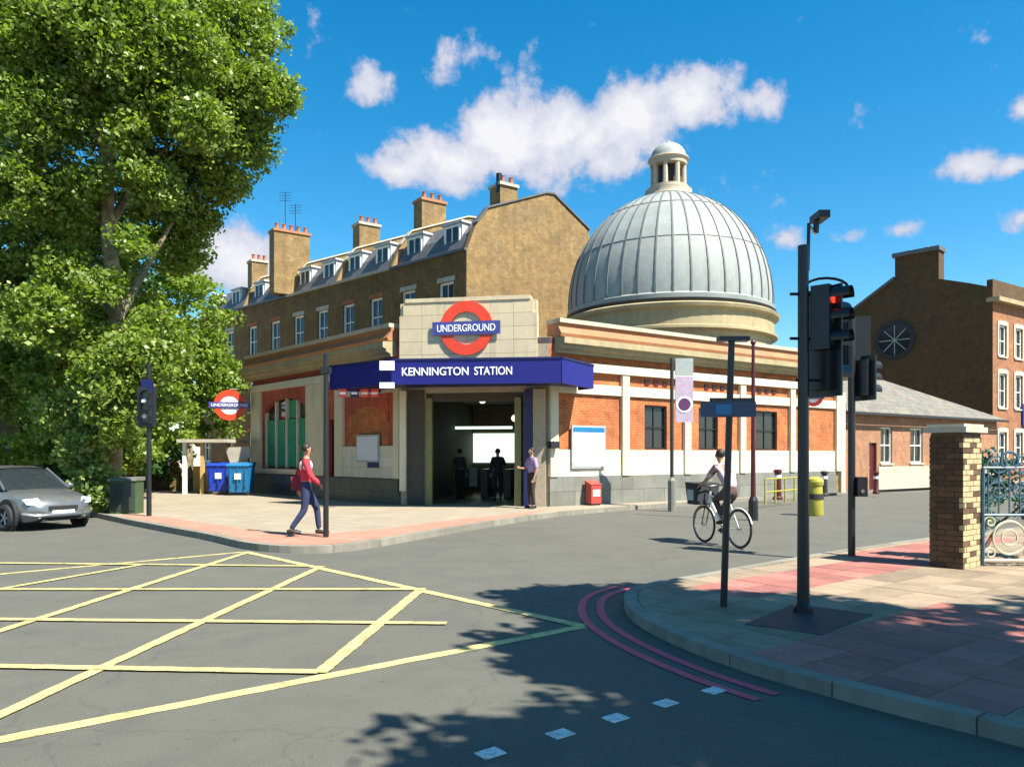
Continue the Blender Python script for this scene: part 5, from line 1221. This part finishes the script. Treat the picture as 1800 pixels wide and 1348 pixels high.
def person(label, loc, rz, J, top, legs, shoe='dark', hair='hair', skin='skin', long_sleeve=True, extra=None, pelvis_tilt=0):
    T = lthing('person', label, 'person', loc, rz)
    j = {k: Vector(v) for k, v in J.items()}
    nm = ['pel','waist','chest','nb','neck','hl','hm','ht','shL','elL','wrL','paL','shR','elR','wrR','paR','hiL','knL','anL','toL','hiR','knR','anR','toR']
    rad = [(.13,.10),(.12,.09),(.15,.105),(.07,.06),(.05,.05),(.062,.07),(.078,.095),(.06,.07)] + [.055,.04,.027,.035]*2 + [(.085,.085),.055,.036,.035]*2
    E = [(0,1),(1,2),(2,3),(3,4),(4,5),(5,6),(6,7),(2,8),(8,9),(9,10),(10,11),(2,12),(12,13),(13,14),(14,15),(0,16),(16,17),(17,18),(18,19),(0,20),(20,21),(21,22),(22,23)]
    body = skin_mesh([j[n] for n in nm], E, rad)
    hm = j['hm']; f = (j['face']-hm).normalized() if 'face' in j else Vector((0,1,0)); sd = f.cross(Vector((0,0,1))).normalized()
    body.tube([hm+f*.068+Vector((0,0,.01)), hm+f*.088-Vector((0,0,.022))], [.007,.013], 6)
    for s_ in (-1,1): body.ball(hm+sd*s_*.082-Vector((0,0,.01)), (.014,.02,.03), 8, 5)
    for side_ in 'LR':
        pa, wr = j['pa'+side_], j['wr'+side_]; d = (pa-wr).normalized(); u = d.orthogonal().normalized()
        for k in range(4):
            o_ = u*(.022*(k-1.5)); ln_ = (.075,.085,.08,.062)[k]; c2 = d.cross(u)*.02
            body.tube([pa+o_*.8-d*.01, pa+o_+d*(.02+ln_*.5), pa+o_+d*(.01+ln_)+c2], [.0095,.009,.007], 6)
        body.tube([wr.lerp(pa,.4)+u*.025, pa+u*.055, pa+u*.06+d*.035], [.011,.01,.008], 6)
    O('body', body, M[skin], T, smooth=True)
    def sub_skin(names, add, name, m_):
        idx = [nm.index(n) for n in names]; mp = {a: i for i, a in enumerate(idx)}
        ed = [(mp[a], mp[b]) for a, b in E if a in mp and b in mp]
        rr_ = [tuple(x+add for x in rad[i]) if hasattr(rad[i], '__len__') else (rad[i]+add,)*2 for i in idx]
        return O(name, skin_mesh([j[n] for n in names], ed, rr_), m_, T, smooth=True)
    arms = ['shL','elL','shR','elR']+(['wrL','wrR'] if long_sleeve else [])
    sub_skin(['pel','waist','chest','nb']+arms, .018, 'jacket' if long_sleeve else 'shirt', top)
    tr_ = sub_skin(['waist','pel','hiL','knL','anL','hiR','knR','anR'], .014, 'trousers', legs)
    for side_ in 'LR':
        an, to = j['an'+side_], j['to'+side_]; d = (to-an); d.z = 0; d.normalize(); O('shoe', MB().tube([an-d*.07-Vector((0,0,.04)), an+d*.03-Vector((0,0,.03)), an+d*.12-Vector((0,0,.05)), an+d*.19-Vector((0,0,.06))], [.035,.048,.042,.028], 8), M[shoe], T, smooth=True)
    O('hair', MB().ball(hm-f*.032+Vector((0,0,.03)), (.088,.088,.088), 16, 10), M[hair], T, smooth=True)
    for s_ in (-1,1): O('eye', MB().ball(hm+f*.068+sd*s_*.026+Vector((0,0,.0)), .008, 8, 5), M['dark'], T)
    O('mouth', MB().ball(hm+f*.064-Vector((0,0,.05)), (.02,.008,.005), 8, 4), M['red_box'], T)
    return T, j
base = dict(pel=(0,0,.95), waist=(0,0,1.1), chest=(0,.01,1.32), nb=(0,0,1.46), neck=(0,.01,1.52), hl=(0,.02,1.57), hm=(0,.03,1.64), ht=(0,.02,1.72),
            shL=(-.17,0,1.41), elL=(-.23,-.02,1.13), wrL=(-.23,.06,.9), paL=(-.23,.09,.83), shR=(.17,0,1.41), elR=(.23,-.02,1.13), wrR=(.23,.06,.9), paR=(.23,.09,.83),
            hiL=(-.09,0,.9), knL=(-.1,.02,.5), anL=(-.1,-.02,.09), toL=(-.11,.13,.03), hiR=(.09,0,.9), knR=(.1,.02,.5), anR=(.1,-.02,.09), toR=(.11,.13,.03))
def pose(**k): d = dict(base); d.update(k); return d
cloth = lambda n, c: mat(n, c, .85, .2, 5, 40, .2)
# walker: red and white jacket, navy trousers, striding to the right (local +Y is forward)
wj = pose(knL=(-.1,.2,.53), anL=(-.1,.24,.11), toL=(-.1,.38,.09), knR=(.1,-.03,.5), anR=(.1,-.28,.14), toR=(.1,-.18,.04), elL=(-.24,-.13,1.15), wrL=(-.22,-.12,.9), paL=(-.22,-.12,.82), elR=(.24,.08,1.14), wrR=(.2,.26,.98), paR=(.19,.31,.93))
b = G(538,942,.12); white_c = cloth('white_cotton', (.7,.66,.62)); red_c = cloth('red_cotton', (.52,.03,.05))
T, j = person('person striding along the pavement in a red and white top and navy trousers', tuple(b), R(-75), wj, red_c, cloth('navy_denim', (.02,.03,.08)))
O('white_vest', MB().ball((0,.0,1.33), (.19,.135,.13), 14, 8), white_c, T, smooth=True)
O('shoulder_bag', MB().box((-.30,-.28,.86),(-.17,.02,1.12)).tube([(-.24,-.2,1.12),(-.1,-.1,1.47),(.1,.0,1.40)], .014, 5), cloth('maroon_bag', (.2,.02,.04)), T)
# person at the entrance pier: mauve top, dark trousers
b = CF.p(CF.at(935, 1.0), 1.0, .12)
ej = pose(elR=(.24,.06,1.16), wrR=(.17,.26,1.15), paR=(.14,.33,1.17), knL=(-.11,.05,.5), anL=(-.12,.0,.09), toL=(-.15,.14,.03))
T, j = person('person in a mauve top waiting beside the right entrance pier', tuple(b), R(120), ej, cloth('mauve_cotton', (.30,.22,.38)), cloth('dark_trousers', (.03,.02,.02)), long_sleeve=False)
# two dim figures in the hall
b = CF.p(CF.at(875,-2.6), -2.6, .126); person('dark clothed person just inside the right of the station hall', tuple(b), R(10), pose(elR=(.26,.1,1.2), wrR=(.2,.33,1.3), paR=(.18,.38,1.36)), cloth('black_coat', (.015,.015,.018)), cloth('black_trousers', (.012,.012,.014)))
b = CF.p(CF.at(808,-3.4), -3.4, .126); person('dark clothed person deeper inside the left of the station hall', tuple(b), R(-20), pose(), cloth('grey_coat', (.04,.04,.045)), cloth('grey_trousers', (.02,.02,.024)))

# ------------------------------------------------------------------ cyclist and bicycle
ang = math.atan2(.93,-.36)-math.pi/2; bo = Vector((3.84,14.1,0))
T = lthing('bicycle', 'bicycle with a dark front bag crossing the side street', 'bicycle', tuple(bo), ang)
fy, ry = .53, -.52
for y, nme in ((fy,'front'),(ry,'rear')):
    w = O('wheel', MB().torus((0,y,.345), (1,0,0), .33, .019, 36, 8), M['tyre'], T, smooth=True)
    O('rim', MB().torus((0,y,.345), (1,0,0), .305, .011, 36, 6), M['chrome'], w)
    sk = MB()
    for k in range(16): a = 2*math.pi*k/16; sk.tube([((-1)**k*.02,y,.345),(0,y+.3*math.cos(a),.345+.3*math.sin(a))], .002, 4)
    O('spokes', sk, M['chrome'], w); O('hub', MB().disc((-.04,y,.345), (1,0,0), .025, .08, 10), M['chrome'], w)
    O('mudguard', MB().tube([(0,y+.365*math.cos(a),.345+.365*math.sin(a)) for a in [math.pi*(.1+.8*i/10)+(0 if y < 0 else 0) for i in range(11)]], .014, 5), M['sash'], T)
fm = MB(); bb_ = (0,-.08,.3); hd_ = (0,.36,.85); st_ = (0,-.26,.86)
for a, b2, r in ((bb_,st_,.017),(bb_,hd_,.019),((0,-.24,.8),(0,.35,.9),.016),(bb_,(0,ry,.345),.01),((0,-.25,.8),(0,ry,.345),.009),((0,.33,.97),(0,.39,.75),.02)): fm.tube([a,b2], r, 8)
O('frame', fm, M['sash'], T, smooth=True)
O('fork', MB().tube([(0,.39,.76),(.05,.43,.68),(.05,fy,.345)], .011, 6).tube([(0,.39,.76),(-.05,.43,.68),(-.05,fy,.345)], .011, 6), M['dark'], T, smooth=True)
O('handlebar', MB().tube([(0,.33,.95),(0,.35,1.06)], .014, 6).tube([(-.29,.22,1.08),(-.22,.32,1.09),(0,.37,1.07),(.22,.32,1.09),(.29,.22,1.08)], .012, 6), M['dark'], T, smooth=True)
O('saddle', MB().ball((0,-.3,.93), (.08,.14,.035), 12, 6).tube([(0,-.26,.84),(0,-.28,.92)], .012, 6), M['dark'], T, smooth=True)
O('crank', MB().disc((.03,-.08,.3), (1,0,0), .09, .006, 20, .07).tube([(.05,-.08,.3),(.05,.07,.22)], .009, 5).tube([(-.05,-.08,.3),(-.05,-.23,.38)], .009, 5), M['chrome'], T)
for x, y, z in ((.1,.07,.22),(-.1,-.23,.38)): O('pedal', MB().box((x-.05,y-.04,z-.01),(x+.05,y+.04,z+.01)), M['dark'], T)
bg_ = O('front_bag', MB().hexa([(-.24,.44,.72),(.24,.44,.72),(.24,.72,.72),(-.24,.72,.72),(-.27,.42,1.12),(.27,.42,1.12),(.27,.76,1.14),(-.27,.76,1.14)]), cloth('dark_canvas', (.03,.032,.035)), T)
O('bag_pocket', MB().box((-.262,.5,.8),(-.25,.7,1.0)), M['sign_grey'], bg_)
cj = dict(base); cj.update(pel=(0,-.3,1.02), waist=(0,-.24,1.15), chest=(0,-.1,1.36), nb=(0,-.02,1.48), neck=(0,.01,1.53), hl=(0,.03,1.58), hm=(0,.05,1.65), ht=(0,.04,1.73), face=(0,.3,1.62),
    shL=(-.17,-.06,1.42), elL=(-.25,.07,1.22), wrL=(-.27,.2,1.12), paL=(-.28,.25,1.10), shR=(.17,-.06,1.42), elR=(.25,.07,1.22), wrR=(.27,.2,1.12), paR=(.28,.25,1.10),
    hiL=(-.09,-.28,.97), knL=(-.1,.05,.84), anL=(-.1,-.22,.48), toL=(-.11,-.09,.42), hiR=(.09,-.28,.97), knR=(.1,.06,.68), anR=(.1,.03,.31), toR=(.11,.17,.26))
person('cyclist in a pale pink shirt riding the bicycle away from the camera', tuple(bo), ang, cj, cloth('pink_cotton', (.50,.36,.40)), cloth('brown_shorts', (.09,.05,.04)), long_sleeve=False)
